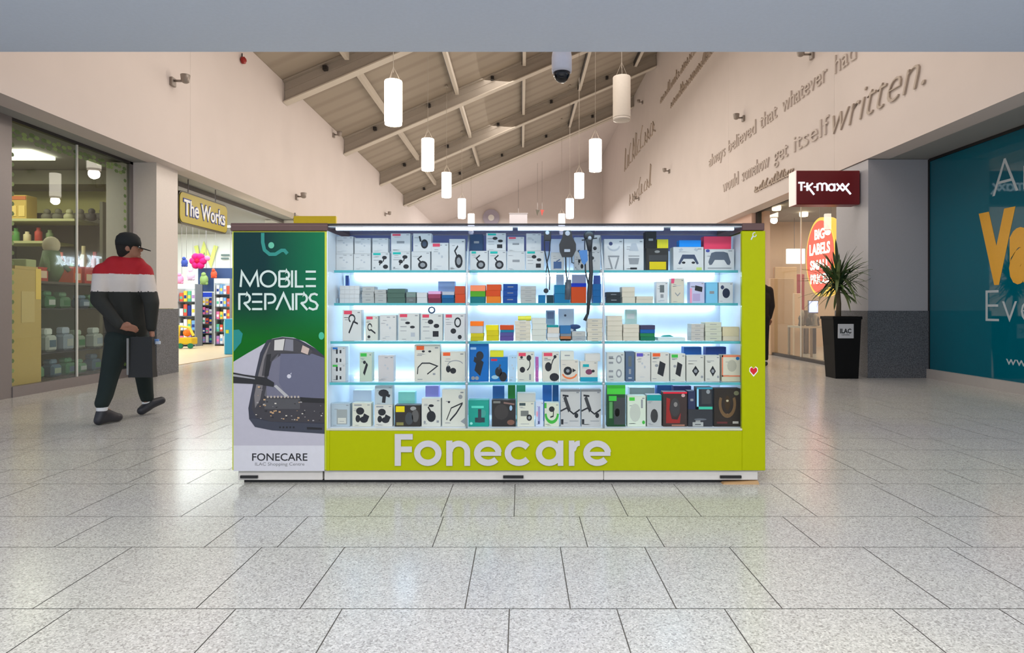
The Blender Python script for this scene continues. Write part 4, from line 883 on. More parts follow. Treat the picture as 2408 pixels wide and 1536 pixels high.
O(5,'R','black and bright green box',1427,1471,906,1003,(26,70,36),'greend'); O(5,'R','pale green box with white cable',1475,1519,931,1003,(206,216,200),'greenp'); O(5,'R','teal topped box picturing black watch',1521,1556,929,1003,(176,178,178),'tealtop'); O(5,'R','red and black mouse box',1559,1616,922,1003,(60,46,44),'mouse'); O(5,'R','black box with small white label',1618,1676,963,1003,(50,52,58),'whitelabel'); O(5,'R','large black headset box',1679,1742,914,1003,(44,36,30),'gamer'); O(5,'R','teal framed box picturing black device',1638,1676,911,962,(40,44,52),'tealframe')
O(5,'R','small navy box',1618,1636,920,962,(40,50,84),'lines')
for a, c, t, col, dn in ((1158,1186,908,(40,120,190),'mid blue'),(1194,1212,906,(40,150,60),'leaf green'),(1214,1236,906,(60,190,140),'mint green'),(1276,1298,905,(30,110,190),'blue'),(1300,1314,905,(0,90,150),'deep teal blue')):
    O(5,'M','upright %s packet' % dn,a,c,t,1003,col,None,back=.2)
for a, c, t, col, dn in ((1480,1540,912,(200,206,200),'pale'),(1545,1580,906,(40,110,190),'azure'),(1584,1626,908,(70,80,150),'violet blue')): O(5,'R','upright %s packet' % dn,a,c,t,1003,col,None,back=.2)
for a, c, t, col, dn in ((830,874,918,(214,222,236),'white'),(936,976,922,(150,226,210),'pale mint'),(1000,1032,908,(170,160,236),'lilac')): O(5,'L','upright %s packet' % dn,a,c,t,1003,col,None,back=.2)

def rest(row, bayk, px0, px1): pass
# loose items
b = MB(); D = 4.12; zc = .884+ (0); zt = [p[3] for p in placed if p[0] == 3 and p[1] < XP(1015, D) < p[2]][0]
b.lathe([(.018, 0), (.0235, .004), (.0235, .012), (.018, .016), (.0145, .012), (.0145, .004), (.018, 0)], (XP(1015, 4.09), 4.085, zt+.0235), mat((60, 72, 96), .4), 20, axis='y')
tag(make('ring_headset', b), 'dark grey ring standing on a red tagged box, third shelf left bay', 'headset')
zt = max(p[3] for p in placed if p[0] == 3 and p[1] < XP(1235, 4.06) < p[2]); b = MB()
b.lathe([(.0, 0), (.014, .0), (.014, .05), (.016, .052), (.016, .085), (0, .086)], (XP(1218, 4.1), 4.11, zt+.017), mat((226, 226, 60), .4), 18, axis='x'); tag(make('yellow_tube', b), 'yellow tube lying on a beige stack, third shelf middle bay', 'tube')
b = MB(); b.ball((XP(1352, 4.2), 4.22, .884+.085), .04, mat((30, 66, 120), .4), 16, (1, .5, .42)); b.tube([(XP(1352, 4.2), 4.22, .885), (XP(1352, 4.2), 4.22, .96)], [.026, .006], mat((40, 60, 96), .4), 10)
tag(make('blue_speaker', b), 'oval navy speaker on a stand behind grey box, third shelf', 'speaker')
b = MB(); b.box(XP(1284, 4.3), XP(1305, 4.3), 4.3, 4.33, .885, ZP(730, 4.3), mat((150, 176, 200), .4), .002); b.box(XP(1287, 4.3), XP(1302, 4.3), 4.296, 4.3, ZP(750, 4.3), ZP(734, 4.3), mat((96, 116, 150), .4)); tag(make('phone_case_pack', b), 'grey blue hanging pack standing at the rear, third shelf middle bay', 'packet')
b = MB(); b.box(XP(1313, 4.36), XP(1350, 4.36), 4.36, 4.39, .885, ZP(726, 4.36), mat((214, 222, 232), .4), .002); b.lathe([(.008, 0), (.008, .004)], (XP(1329, 4.36), 4.355, ZP(742, 4.36)), mat((60, 70, 90), .4), 10, axis='y'); tag(make('cable_pack', b), 'white pack with dark dot at the rear, third shelf middle bay', 'packet')
b = MB(); b.prism([(0, 3), (26, 0), (28, 4), (20, 8), (6, 7)], lambda u, v, w_: (XP(1556+u, 4.2), 4.2+w_, .8845+.010+v*.0026), .04, mat((30, 150, 140), .4)); b.box(XP(1556, 4.2), XP(1584, 4.2), 4.2, 4.24, .885, .895, mat((190, 214, 214), .4)); tag(make('teal_gadget', b), 'small teal gadget lying behind the low white box, third shelf', 'gadget')
b = MB(); b.box(XP(1470, 4.3), XP(1498, 4.3), 4.3, 4.34, .885, ZP(728, 4.3), mat((206, 230, 220), .4), .002); b.box(XP(1474, 4.3), XP(1492, 4.3), 4.297, 4.3, ZP(750, 4.3), ZP(738, 4.3), M_white); tag(make('adapter_pack', b), 'pale mint pack behind the beige stacks, third shelf right bay', 'packet')
for px0, px1, py, c, dn in ((779, 789, 648, (200, 214, 232), 'pale blue'), (812, 820, 648, (40, 80, 160), 'dark blue')):
    D = 4.3; b = MB(); b.box(XP(px0, D), XP(px1, D), D, D+.03, 1.1245, ZP(py, D), mat(c, .4), .002); tag(make('product_box', b), 'narrow %s box standing at the rear left, second shelf' % dn, 'box', 'boxed goods on the second kiosk shelf')
D = 4.3
for px0, px1, py, c, dn in ((1308, 1326, 646, (214, 222, 236), 'white'), (1345, 1378, 646, (216, 214, 232), 'pale lilac'), (1396, 1412, 648, (60, 100, 190), 'blue')):
    b = MB(); b.box(XP(px0, D), XP(px1, D), D, D+.03, 1.1245, ZP(py, D), mat(c, .4), .002); tag(make('product_box', b), 'upright %s box behind the straps, second shelf middle bay' % dn, 'box', 'boxed goods on the second kiosk shelf')

# hanging straps / cameras
M_bk = mat((22, 26, 34), .5); M_bl = mat((30, 62, 120), .5); M_sil = mat((170, 180, 196), .3, metal=.3)
def hang(px, D, label):
    t = thing('hanging_camera_strap', label, 'accessory', (XP(px, D), D, ZP(540, D)), 'accessories hanging inside the kiosk front')
    b = MB(); b.box(XP(px-9, D), XP(px+9, D), D-.006, D+.006, 1.578, 1.594, M_bl, .002); b.tube([(XP(px, D), D, 1.594), (XP(px, D), D, 1.603)], .003, M_sil, 6); make('hook_clip', b, t); return t
D = 4.0
def Q(px, py): return P(px, py, D)
t = hang(1287, D, 'thin dark pair of straps, leftmost hanging accessory in kiosk')
b = MB(); b.box(XP(1279, D), XP(1296, D), D-.01, D+.012, ZP(567, D), 1.578, M_bk, .004); b.lathe([(.012, -.014), (.014, 0)], (XP(1287, D), D, ZP(548, D)), M_sil, 14, axis='y'); make('holder', b, t)
b = MB(); b.tube([Q(1280, 566), Q(1281, 590), Q(1287, 622), Q(1284, 640), Q(1285, 682)], [.004, .004, .005, .003, .0015], M_bk, 6); b.tube([Q(1294, 566), Q(1291, 600), Q(1286, 618), Q(1293, 650), Q(1292, 682)], [.004, .004, .004, .004, .004], M_bk, 6); make('strap', b, t)
b = MB(); b.ball(Q(1284, 684), .016, M_bk, 12, (1, .7, 1)); b.tube([Q(1284, 690), Q(1285, 700)], .003, M_sil, 6); make('charm', b, t)
t = hang(1334, D, 'black camera shaped case on strap, middle hanging accessory in kiosk')
b = MB(); b.prism([(-8, 0), (8, 0), (12, -18), (20, -34), (20, -48), (12, -64), (-12, -64), (-18, -50), (-19, -34), (-12, -18)], lambda u, v, w_: (XP(1334+u, D), D+.012-w_, ZP(541-v, D)), .034, M_bk); b.lathe([(.015, -.028), (.017, -.01)], (XP(1334, D), D+.0, ZP(550, D)), M_sil, 14, axis='y'); b.box(XP(1326, D), XP(1340, D), D-.03, D-.02, ZP(594, D), ZP(587, D), M_sil, .002); make('case', b, t)
b = MB(); b.tube([Q(1330, 602), Q(1331, 640), Q(1334, 660), Q(1334, 672)], .005, M_bk, 6); b.tube([Q(1340, 602), Q(1339, 630), Q(1336, 655)], .0035, M_sil, 6); b.tube([Q(1344, 596), Q(1345, 618), Q(1350, 619)], .004, M_bk, 6); make('strap', b, t)
b = MB(); b.tube([Q(1337, 658), Q(1335, 705)], [.017, .019], mat((70, 76, 88), .35), 14); b.tube([Q(1332, 664), Q(1331, 702)], .008, M_bk, 8); make('torch', b, t, smooth=True)
t = hang(1384, D, 'tripod head with long black leg, rightmost hanging accessory in kiosk')
b = MB(); b.ball(Q(1385, 555), .034, M_bk, 14, (1, .6, 1)); b.lathe([(.011, -.03), (.013, -.02)], (XP(1386, D), D, ZP(561, D)), M_sil, 12, axis='y'); b.tube([Q(1368, 565), Q(1404, 560)], .004, M_bk, 6); b.tube([Q(1385, 562), Q(1387, 590)], [.024, .014], M_bk, 10); b.ball(Q(1399, 584), .012, M_bk, 10); b.ball(Q(1362, 591), .009, M_bk, 10); make('tripod_head', b, t, smooth=True)
b = MB(); b.prism([(-14, 8), (6, 10), (8, -14), (0, -26), (-6, -20)], lambda u, v, w_: (XP(1374+u, D), D-.005-w_, ZP(598-v, D)), .01, mat((60, 120, 190), .4)); make('blue_clamp', b, t)
b = MB(); b.tube([Q(1388, 590), Q(1390, 640), Q(1386, 690), Q(1382, 740)], [.011, .013, .016, .008], M_bk, 10); b.tube([Q(1376, 618), Q(1377, 640), Q(1384, 670)], .005, M_bk, 6); b.tube([Q(1382, 738), Q(1375, 754)], [.008, .012], M_bk, 8); b.ball(Q(1393, 607), .011, M_bk, 10); make('tripod_leg', b, t, smooth=True)

# ------------------------------------------------------------------ planter
pt = thing('potted_palm', 'spiky green plant in tall black planter with white plaque by grey column', 'plant', (4.99, 9.95, 0))
x0, x1 = 4.775, 5.205; b = MB(); M_pot = mat((8, 8, 9), .55, spec=.2)
def frus(xa, xb, ya, yb, z0, xc, xd, yc, yd, z1, m): b.add([(xa,ya,z0),(xb,ya,z0),(xb,yb,z0),(xa,yb,z0),(xc,yc,z1),(xd,yc,z1),(xd,yd,z1),(xc,yd,z1)], [(0,3,2,1),(4,5,6,7),(0,1,5,4),(1,2,6,5),(2,3,7,6),(3,0,4,7)], m)
frus(x0+.05, x1-.03, 9.78, 10.1, 0, x0, x1, 9.75, 10.15, .93, M_pot); b.box(x0-.012, x1+.012, 9.738, 10.162, .91, .955, M_pot, .005); b.box(x0+.03, x1-.03, 9.78, 10.12, .945, .957, mat((50, 38, 28), .9, noise=.3)); make('pot', b, pt)
b = MB(); b.box(4.845, 5.085, 9.742, 9.77, .62, .84, mat((196, 198, 202), .4), .004); b.text('ILAC', .17, .07, lambda u, v, w_: (4.875+u, 9.742-w_, .70+v), .002, M_black, bold=.03); b.text('CENTRE', .12, .018, lambda u, v, w_: (4.9+u, 9.742-w_, .665+v), .002, M_black); make('plaque', b, pt)
b = MB(); cx, cy = 4.95, 9.95; b.tube([(cx, cy, .95), (cx+.01, cy, 1.15), (cx-.01, cy, 1.42)], [.04, .034, .03], mat((96, 84, 66), .8, noise=.25), 10); make('trunk', b, pt, smooth=True)
b = MB(); rnd = random.Random(11); greens = [mat((56, 84, 44), .45), mat((84, 110, 60), .45), mat((40, 62, 36), .45), mat((120, 134, 84), .5)]
for k in range(150):
    az = rnd.uniform(0, 2*PI); el_ = rnd.uniform(-.5, 1.5); L = rnd.uniform(.36, .60); zb = 1.27+rnd.uniform(0, .3)
    d = Vector((math.cos(az)*math.cos(el_), math.sin(az)*math.cos(el_), math.sin(el_))); p = Vector((cx, cy, zb+.05)); pts = []
    droop = rnd.uniform(.25, 1.25)*(1.5-el_)/1.5; v = d.copy(); n = 7
    for i in range(n+1):
        pts.append(p.copy()); p = p+v*(L/n); v.z -= droop*(2.0/n)*.55; v.normalize()
    s_ = Vector((-math.sin(az), math.cos(az), 0)); wd = rnd.uniform(.015, .027); m = rnd.choice(greens)
    vs = []
    for i, q in enumerate(pts):
        f_ = math.sin(PI*min(1, .12+.88*(i/n)))**.6*wd if i < n else .0005
        vs += [q-s_*f_, q+Vector((0, 0, -.004)), q+s_*f_]
    fs = []
    for i in range(n): a = i*3; fs += [(a, a+1, a+4, a+3), (a+1, a+2, a+5, a+4)]
    b.add(vs, fs, m)
b.v = [(min(v[0], 5.355), v[1], v[2]) for v in b.v]
make('foliage', b, pt)

# ------------------------------------------------------------------ people (remeshed continuous surfaces)
def blob(name, chains, balls, voxel, mats_, matfn, parent, smooth_it=6):
    b = MB(); m0 = mats_[0]
    for ch in chains:
        for (p, r), (q, s_) in zip(ch, ch[1:]):
            b.tube([p, q], [r, s_], m0, 14)
        for p, r in ch: b.ball(p, r, m0, 14)
    for it in balls:
        c, r, sc = it[0], it[1], it[2]; rot = it[3] if len(it) > 3 else None
        b.ball(c, r, m0, 18, sc, rot)
    org = wloc(parent); me = bpy.data.meshes.new(name)
    me.from_pydata([(v[0]-org.x, v[1]-org.y, v[2]-org.z) for v in b.v], [], b.f); me.update()
    o = bpy.data.objects.new(name+'_tmp', me); COL.objects.link(o)
    rm = o.modifiers.new('r', 'REMESH'); rm.mode = 'VOXEL'; rm.voxel_size = voxel
    sm = o.modifiers.new('s', 'SMOOTH'); sm.factor = .5; sm.iterations = smooth_it
    bpy.context.view_layer.update(); dg = bpy.context.evaluated_depsgraph_get()
    m2 = bpy.data.meshes.new_from_object(o.evaluated_get(dg)); bpy.data.objects.remove(o)
    m2.name = name; m2.materials.clear()
    for m in mats_: m2.materials.append(m)
    for p in m2.polygons:
        p.use_smooth = True; c = p.center+org; p.material_index = matfn(c)
    o = bpy.data.objects.new(name, m2); COL.objects.link(o); o.parent = parent; WO[o.name] = org
    return o
V = Vector
def person(label, base, J, colors, zb, cap=True, name='person'):
    """J: joint dict in world coordinates"""
    t = thing(name, label, 'person', base)
    skin = mat((150, 104, 84), .6); M_j = [mat(c, .8) for c in colors['jacket']]; M_tr = mat(colors['trousers'], .85)
    hd = J['head']; fw = J['face'].normalized(); rt = fw.cross(V((0, 0, 1))).normalized(); up = V((0, 0, 1))
    rotm = Matrix((rt, fw, up)).transposed()
    ch = [[(J['pelvis'], .125), (J['waist'], .115), (J['chest'], .145), (J['neck'], .06), (hd, .07)]]
    for s_ in 'LR':
        ch.append([(J['hip'+s_], .085), (J['knee'+s_], .058), (J['ank'+s_], .04)])
        ch.append([(J['ank'+s_], .034), (J['toe'+s_], .024)])
        ch.append([(J['sh'+s_], .05), (J['elb'+s_], .04), (J['wri'+s_], .027)])
        wv = J['wri'+s_]; hdv = J['hand'+s_].normalized(); side = hdv.cross(J['face']).normalized()
        palm = wv+hdv*.055
        ch.append([(wv, .024), (palm+side*.018, .02)]); ch.append([(wv, .024), (palm-side*.018, .02)])
        curl = J['curl'+s_]
        for k in range(4):
            st_ = palm+side*(.027-.018*k)+hdv*.02; L = (.030, .034, .032, .025)[k]
            p1 = st_+hdv*L; p2 = p1+(hdv*.7+curl*.7).normalized()*L*.8; p3 = p2+(hdv*.1+curl).normalized()*L*.7
            ch.append([(st_, .0098), (p1, .009), (p2, .0085), (p3, .0075)])
        ts = wv+hdv*.03+side*.03; ch.append([(ts, .012), (ts+(hdv+side*.7).normalized()*.03, .0105), (ts+(hdv+side*.7).normalized()*.03+(hdv+curl*.4).normalized()*.025, .009)])
    bl = [(hd, .1, (.78, .95, 1.15), rotm), (hd+fw*.03-up*.05, .065, (.85, 1, .9), rotm), (hd+fw*.1-up*.012, .016, (.8, 1.2, 1.5), rotm), (hd+fw*.088-up*.055, .018, (1.5, .7, .5), rotm), (hd+fw*.08-up*.085, .025, (1, .8, .7), rotm),
          (hd+rt*.078-up*.01-fw*.005, .028, (.35, .8, 1.1), rotm), (hd-rt*.078-up*.01-fw*.005, .028, (.35, .8, 1.1), rotm), (hd+fw*.085+up*.028, .03, (1.7, .4, .35), rotm)]
    blob('body', ch, bl, .0065, [skin], lambda c: 0, t, 3)
    e = MB()
    for s_ in (1, -1): e.ball(tuple(hd+fw*.086+rt*.032*s_+up*.008), .011, M_white, 8); e.ball(tuple(hd+fw*.094+rt*.032*s_+up*.008), .006, M_black, 8)
    make('eyes', e, t, smooth=True)
    # hair
    def hairf(c): return 0
    blob('hair', [], [(hd-fw*.018+up*.012, .106, (.84, .92, 1.1), rotm), (hd-fw*.045-up*.04, .075, (1.05, .8, 1.0), rotm)], .01, [mat((24, 20, 18), .9)], hairf, t, 3)
    # jacket
    ch = [[(J['pelvis']+up*.03, .165), (J['waist'], .17), (J['chest'], .185), (J['neck']-up*.03, .085)], [(J['shL'], .085), (J['shR'], .085)], [(J['chest'], .17), ((J['shL']+J['neck'])/2, .1)], [(J['chest'], .17), ((J['shR']+J['neck'])/2, .1)]]
    lat = (J['shR']-J['shL']).normalized()
    for s_, sg in (('L', -1), ('R', 1)):
        ch.append([(J['sh'+s_], .088), (J['elb'+s_], .07), (J['wri'+s_]-(J['wri'+s_]-J['elb'+s_]).normalized()*.02, .046)])
        ch.append([(J['chest']+lat*.075*sg, .15), (J['waist']+lat*.05*sg, .14), (J['pelvis']+lat*.055*sg+up*.01, .13)])
    def jf(c): return 0 if c.z > zb[0] else (1 if c.z > zb[1] else 2)
    blob('jacket', ch, [], .012, M_j, jf, t, 8)
    # trousers
    ch = [[(J['hipL'], .125), (J['hipR'], .125)], [(J['pelvis'], .14), (J['pelvis']-up*.06, .13)]]
    for s_ in 'LR': ch.append([(J['hip'+s_], .115), (J['hip'+s_]*.5+J['knee'+s_]*.5, .10), (J['knee'+s_], .082), (J['ank'+s_]*.6+J['knee'+s_]*.4, .07), (J['ank'+s_]+up*.055, .064)])
    blob('trousers', ch, [], .012, [M_tr], lambda c: 0, t, 8)
    for s_ in 'LR':
        a, tt = J['ank'+s_], J['toe'+s_]; d = (tt-a); d.z = 0; d.normalize(); dn = (tt-a).normalized()
        heel = J['heel'+s_]
        blob('sock', [[(a+up*.075, .05), (a-up*.02, .048)]], [], .01, [mat((220, 222, 226), .7)], lambda c: 0, t, 3)
        blob('shoe', [[(heel, .043), ((heel+tt)/2+up*.018, .05), (tt, .041)], [(heel+up*.0, .045), (a-up*.035, .053)], [(a-up*.03, .05), (tt, .036)]], [], .01, [mat((40, 42, 50), .5), mat((20, 20, 24), .6)], lambda c: 0, t, 4)
    if cap:
        b = MB(); M_cap = mat((16, 20, 22), .8)
        prof = [(.108, -.01), (.11, .03), (.1, .075), (.07, .108), (.03, .122), (0, .124)]
        b.lathe(prof, (0, 0, 0), M_cap, 24, sx=.86, sy=1.0)
        q = Matrix((rt, fw, up)).transposed(); o0 = hd-fw*.008+up*.022
        b.v = [tuple(o0+q @ V(v)) for v in b.v]
        bb = len(b.v)
        brim = arc(0, .09, .075, .1, 0, 180, 12)
        b.prism(brim, lambda u, v, w_: tuple(o0+q @ V((u, v, -.012-w_-.25*max(0, v-.09)))), .008, M_cap)
        make('cap', b, t, smooth=True)
    return t
D0 = 6.15
def PV(px, py, D=D0): return V(P(px, py, D))
J = dict(pelvis=PV(300, 772, 6.18), waist=PV(293, 722, 6.16), chest=PV(288, 662, 6.14), neck=PV(298, 612, 6.12), head=PV(304, 582, 6.12),
         hipL=PV(279, 800, 6.12), hipR=PV(320, 800, 6.26), kneeL=PV(258, 882, 6.08), ankL=PV(240, 962, 5.96), kneeR=PV(338, 880, 6.42), ankR=PV(346, 948, 6.52),
         shL=PV(243, 640, 6.02), shR=PV(337, 640, 6.2), elbL=PV(232, 706, 5.93), wriL=PV(284, 768, 5.92), elbR=PV(356, 712, 6.1), wriR=PV(356, 776, 6.12))
J['handL'] = V((1, .1, -.15)); J['handR'] = V((.15, .0, -1)); J['curlL'] = V((.2, .8, -.5)); J['curlR'] = V((.6, .3, .1))
J['face'] = V((.93, .36, -.05))
J['heelL'] = V((J['ankL'].x-.01, 5.93, .045)); J['toeL'] = V((J['ankL'].x+.05, 6.12, .042))
J['heelR'] = V((J['ankR'].x-.02, 6.46, .05)); J['toeR'] = V((J['ankR'].x+.09, 6.62, .13))
person('person walking away in dark cap and red, white and black jacket beside the shop window', (J['ankL'].x+.12, 6.2, 0), J, {'jacket': ((168, 16, 32), (206, 198, 194), (34, 36, 34)), 'trousers': (18, 34, 34)}, (ZP(645, 6.1), ZP(686, 6.1)))
hp = J['wriR']+V((.02, 0, -.075))
b = MB(); b.box(hp.x-.0, hp.x+.075, hp.y-.045, hp.y-.032, hp.z-.055, hp.z-.01, mat((120, 160, 226), .3), .003); b.box(hp.x+.04, hp.x+.09, hp.y-.046, hp.y-.033, hp.z-.06, hp.z-.03, mat((210, 220, 236), .3), .003)
tag(make('phone', b), 'small pale blue device held in the walking person right hand', 'phone')
b = MB(); bx0, bx1 = XP(312, 6.05), XP(369, 6.05)
b.add([(bx0,5.98,ZP(886,6.05)),(bx1,5.98,ZP(886,6.05)),(bx1,6.06,ZP(886,6.05)),(bx0,6.06,ZP(886,6.05)),(bx0+.01,6.0,ZP(792,6.05)),(bx1-.02,6.0,ZP(792,6.05)),(bx1-.02,6.04,ZP(792,6.05)),(bx0+.01,6.04,ZP(792,6.05))], [(0,3,2,1),(4,5,6,7),(0,1,5,4),(1,2,6,5),(2,3,7,6),(3,0,4,7)], mat((24, 26, 28), .6))
bt = thing('shopping_bag', 'black carrier bag hanging at the walking person right side', 'bag', ((bx0+bx1)/2, 6.02, ZP(886, 6.05)))
make('bag_body', b, bt)
b = MB(); b.tube([(bx0+.05, 6.02, ZP(792, 6.05)), (hp.x-.02, 6.07, hp.z+.0), (bx1-.05, 6.02, ZP(792, 6.05))], .005, mat((40, 40, 44), .6), 6); b.box(bx0-.012, bx0+.006, 5.975, 5.985, ZP(880, 6.05), ZP(795, 6.05), mat((130, 130, 130), .5)); make('handle', b, bt)
# second visitor mostly hidden behind the kiosk
X2, Y2 = 4.45, 11.95
def Q2(dx, dy, z): return V((X2+dx, Y2+dy, z))
J2 = dict(pelvis=Q2(0, 0, .93), waist=Q2(0, 0, 1.08), chest=Q2(0, 0, 1.26), neck=Q2(0, .01, 1.46), head=Q2(0, .02, 1.58), hipL=Q2(-.09, 0, .88), hipR=Q2(.09, 0, .88), kneeL=Q2(-.1, .04, .49), kneeR=Q2(.1, -.02, .49),
          ankL=Q2(-.1, .03, .09), ankR=Q2(.1, -.05, .09), shL=Q2(-.19, 0, 1.4), shR=Q2(.19, 0, 1.4), elbL=Q2(-.24, -.02, 1.12), elbR=Q2(.23, -.02, 1.12), wriL=Q2(-.23, .05, .88), wriR=Q2(.22, .05, .88),
          handL=V((0, .1, -1)), handR=V((0, .1, -1)), curlL=V((.5, .5, 0)), curlR=V((-.5, .5, 0)), face=V((.1, 1, 0)), heelL=Q2(-.1, -.0, .045), toeL=Q2(-.1, .17, .04), heelR=Q2(.1, -.08, .045), toeR=Q2(.1, .09, .04))
person('person in dark clothes standing behind the right end of the kiosk', (X2, Y2, 0), J2, {'jacket': ((34, 26, 28), (34, 26, 28), (34, 26, 28)), 'trousers': (20, 20, 26)}, (5, 4), cap=False)

# ------------------------------------------------------------------ left shop display
M_y = mat((196, 170, 100), .7); M_sh = mat((74, 70, 62), .6)
t = thing('cardboard_display', 'yellow cardboard display panel standing inside the left shop window', 'display', (-6.34, 8.15, 0))
b = MB(); b.box(-6.36, -6.33, 7.92, 8.42, .0, 1.58, M_y, .004); b.box(-6.36, -6.33, 7.98, 8.36, 1.58, 1.62, M_y); make('board', b, t)
b = MB(); b.box(-6.329, -6.326, 8.08, 8.3, .9, 1.3, mat((206, 184, 120), .7)); b.box(-6.329, -6.326, 8.32, 8.41, 1.2, 1.6, mat((240, 206, 96), .6)); make('printed_panel', b, t)
t = thing('glass_cabinet', 'low glass fronted display cabinet of green goods in the left window', 'cabinet', (-6.7, 9.25, 0)); 
b = MB(); xa, xb, ya, yb = -6.98, -6.46, 8.5, 10.02
for x in (xa, xb):
    for y in (ya, (ya+yb)/2, yb): b.box(x-.012, x+.012, y-.012, y+.012, 0, 1.42, M_sh)
b.box(xa, xb, ya, yb, .0, .12, M_sh); b.box(xa, xb, ya, yb, 1.42, 1.45, M_sh); b.box(xa-.01, xa, ya, yb, 0, 1.42, mat((120, 136, 122), .7)); make('frame', b, t)
for z in (.47, 1.08):
    b = MB(); b.box(xa, xb, ya, yb, z-.015, z, mat((40, 48, 56), .5)); make('shelf', b, t)
rnd = random.Random(5); gcol = [((104, 150, 116), 'sage green'), ((150, 170, 150), 'pale green'), ((80, 110, 130), 'slate blue'), ((186, 196, 190), 'off-white'), ((70, 130, 90), 'leaf green'), ((160, 176, 190), 'pale blue')]
for zi, (z, nm) in enumerate(((.12, 'lowest'), (.47, 'middle'), (1.08, 'upper'))):
    for k in range(5):
        y = 8.66+k*.3; c, cn = gcol[(k*2+zi) % 6]; hh = (.26, .38, .26)[zi]*rnd.uniform(.75, 1); b = MB(); x = -6.64+rnd.uniform(-.05, .05)
        b.box(x-.09, x+.09, y-.1, y+.1, z+.001, z+hh*.7, Mx(c), .03); b.box(x-.07, x+.05, y-.08, y+.06, z+hh*.7, z+hh, Mx(tuple(min(255, q+30) for q in c)), .02); b.box(x+.09, x+.094, y-.06, y+.06, z+hh*.2, z+hh*.5, Mx(gcol[(k+zi) % 6][0]))
        tag(make('toy_pack', b), '%s toy pack, %s shelf of left window cabinet, %s from left' % (cn, nm, ORD[k]), 'toy', 'toy packs in the window cabinet')
# tall wall shelving with goods further in
t = thing('shelving_unit', 'dark shelving unit behind the left shop window', 'shelving', (-7.9, 10.9, 0))
b = MB(); b.box(-8.9, -6.95, 11.2, 11.25, 0, 2.75, mat((98, 96, 82), .7)); b.box(-7.0, -6.95, 10.6, 11.25, 0, 2.85, mat((110, 108, 92), .6)); b.box(-8.9, -8.86, 10.6, 11.25, 0, 2.75, M_sh); make('frame', b, t)
for z, x1 in ((1.55, -7.0), (2.2, -7.85), (2.57, -7.42)):
    b = MB(); b.box(-8.86, x1, 10.6, 11.2, z-.04, z, mat((190, 190, 140), .6)); make('shelf', b, t)
for k in range(9):
    x = -8.7+k*.19; c, cn = (((226, 110, 70), 'orange'), ((90, 150, 80), 'green'), ((214, 200, 160), 'cream'), ((180, 70, 60), 'red'), ((110, 130, 90), 'olive'))[k % 5]
    z = 2.2 if x < -7.9 else 1.55; h = rnd.uniform(.14, .24) if z > 2 else rnd.uniform(.2, .6); b = MB()
    b.lathe([(.05, 0), (.055, .01), (.055, h*.7), (.03, h*.8), (.03, h), (0, h)], (x, 10.75, z), Mx(c), 12); tag(make('bottle', b, smooth=True), '%s bottle on dark shelving in the left shop, %s from left' % (cn, ORD[k]), 'bottle', 'bottles in the left shop')
for k in range(6):
    x = -8.1+k*.19; b = MB(); c = rnd.choice([(186, 184, 150), (110, 108, 96), (84, 82, 80)]); r_ = rnd.uniform(.08, .094); b.ball((x, 10.9, 2.57+r_*.8), r_, Mx(c), 12, (1, 1, .85)); b.ball((x+.02, 10.88, 2.57+r_*1.8), r_*.62, Mx(c), 10)
    tag(make('plush_toy', b, smooth=True), 'grey and cream soft toy heaped on the top shelf, %s from left' % ORD[k], 'toy', 'heaped soft toys on the top shelf')
b = MB(); b.box(-8.75, -8.3, 10.7, 10.95, 2.57, 2.98, mat((206, 176, 90), .6), .01)
for k in range(3): b.box(-8.7+k*.14, -8.6+k*.14, 10.69, 10.7, 2.62, 2.8, mat((236, 206, 120), .6))
b.box(-8.75, -8.3, 10.69, 10.7, 2.9, 2.96, mat((200, 110, 60), .6)); tag(make('toy_box', b), 'yellow toy box on the top shelf at the left window edge', 'box')
b = MB(); b.ball((-7.05, 9.1, 1.98), .11, mat((200, 190, 160), .7), 14, (1, 1, 1.15)); b.tube([(-7.05, 9.1, 1.45), (-7.05, 9.1, 1.62), (-7.05, 9.1, 1.9)], [.08, .15, .1], mat((84, 110, 66), .7), 14); b.tube([(-7.05, 9.0, 1.8), (-6.95, 8.9, 1.6)], [.04, .03], mat((84, 110, 66), .7)); b.tube([(-7.05, 9.22, 1.8), (-6.93, 9.3, 1.62)], [.04, .03], mat((84, 110, 66), .7))
b.v = [(v[0]+.35, v[1], v[2]) for v in b.v]
tag(make('statuette', b, smooth=True), 'green clad statuette with pale head standing on the glass cabinet', 'statuette')
for k, (y, c, cn) in enumerate(((8.82, (180, 70, 60), 'red'), (9.5, (206, 90, 50), 'orange red'), (9.75, (196, 60, 50), 'crimson'), (8.60, (170, 180, 130), 'pale green'))):
    b = MB(); b.box(-6.85, -6.6, y-.09, y+.09, 1.45, 1.45+.2+.03*k, Mx(c), .006); b.box(-6.6, -6.597, y-.06, y+.06, 1.5, 1.6, Mx((226, 200, 170))); tag(make('toy_box', b), '%s toy box standing on top of the glass cabinet' % cn, 'box', 'toy boxes on the glass cabinet')
b = MB(); b.box(-7.6, -7.4, 10.1, 10.3, .0, .01, M_sh)

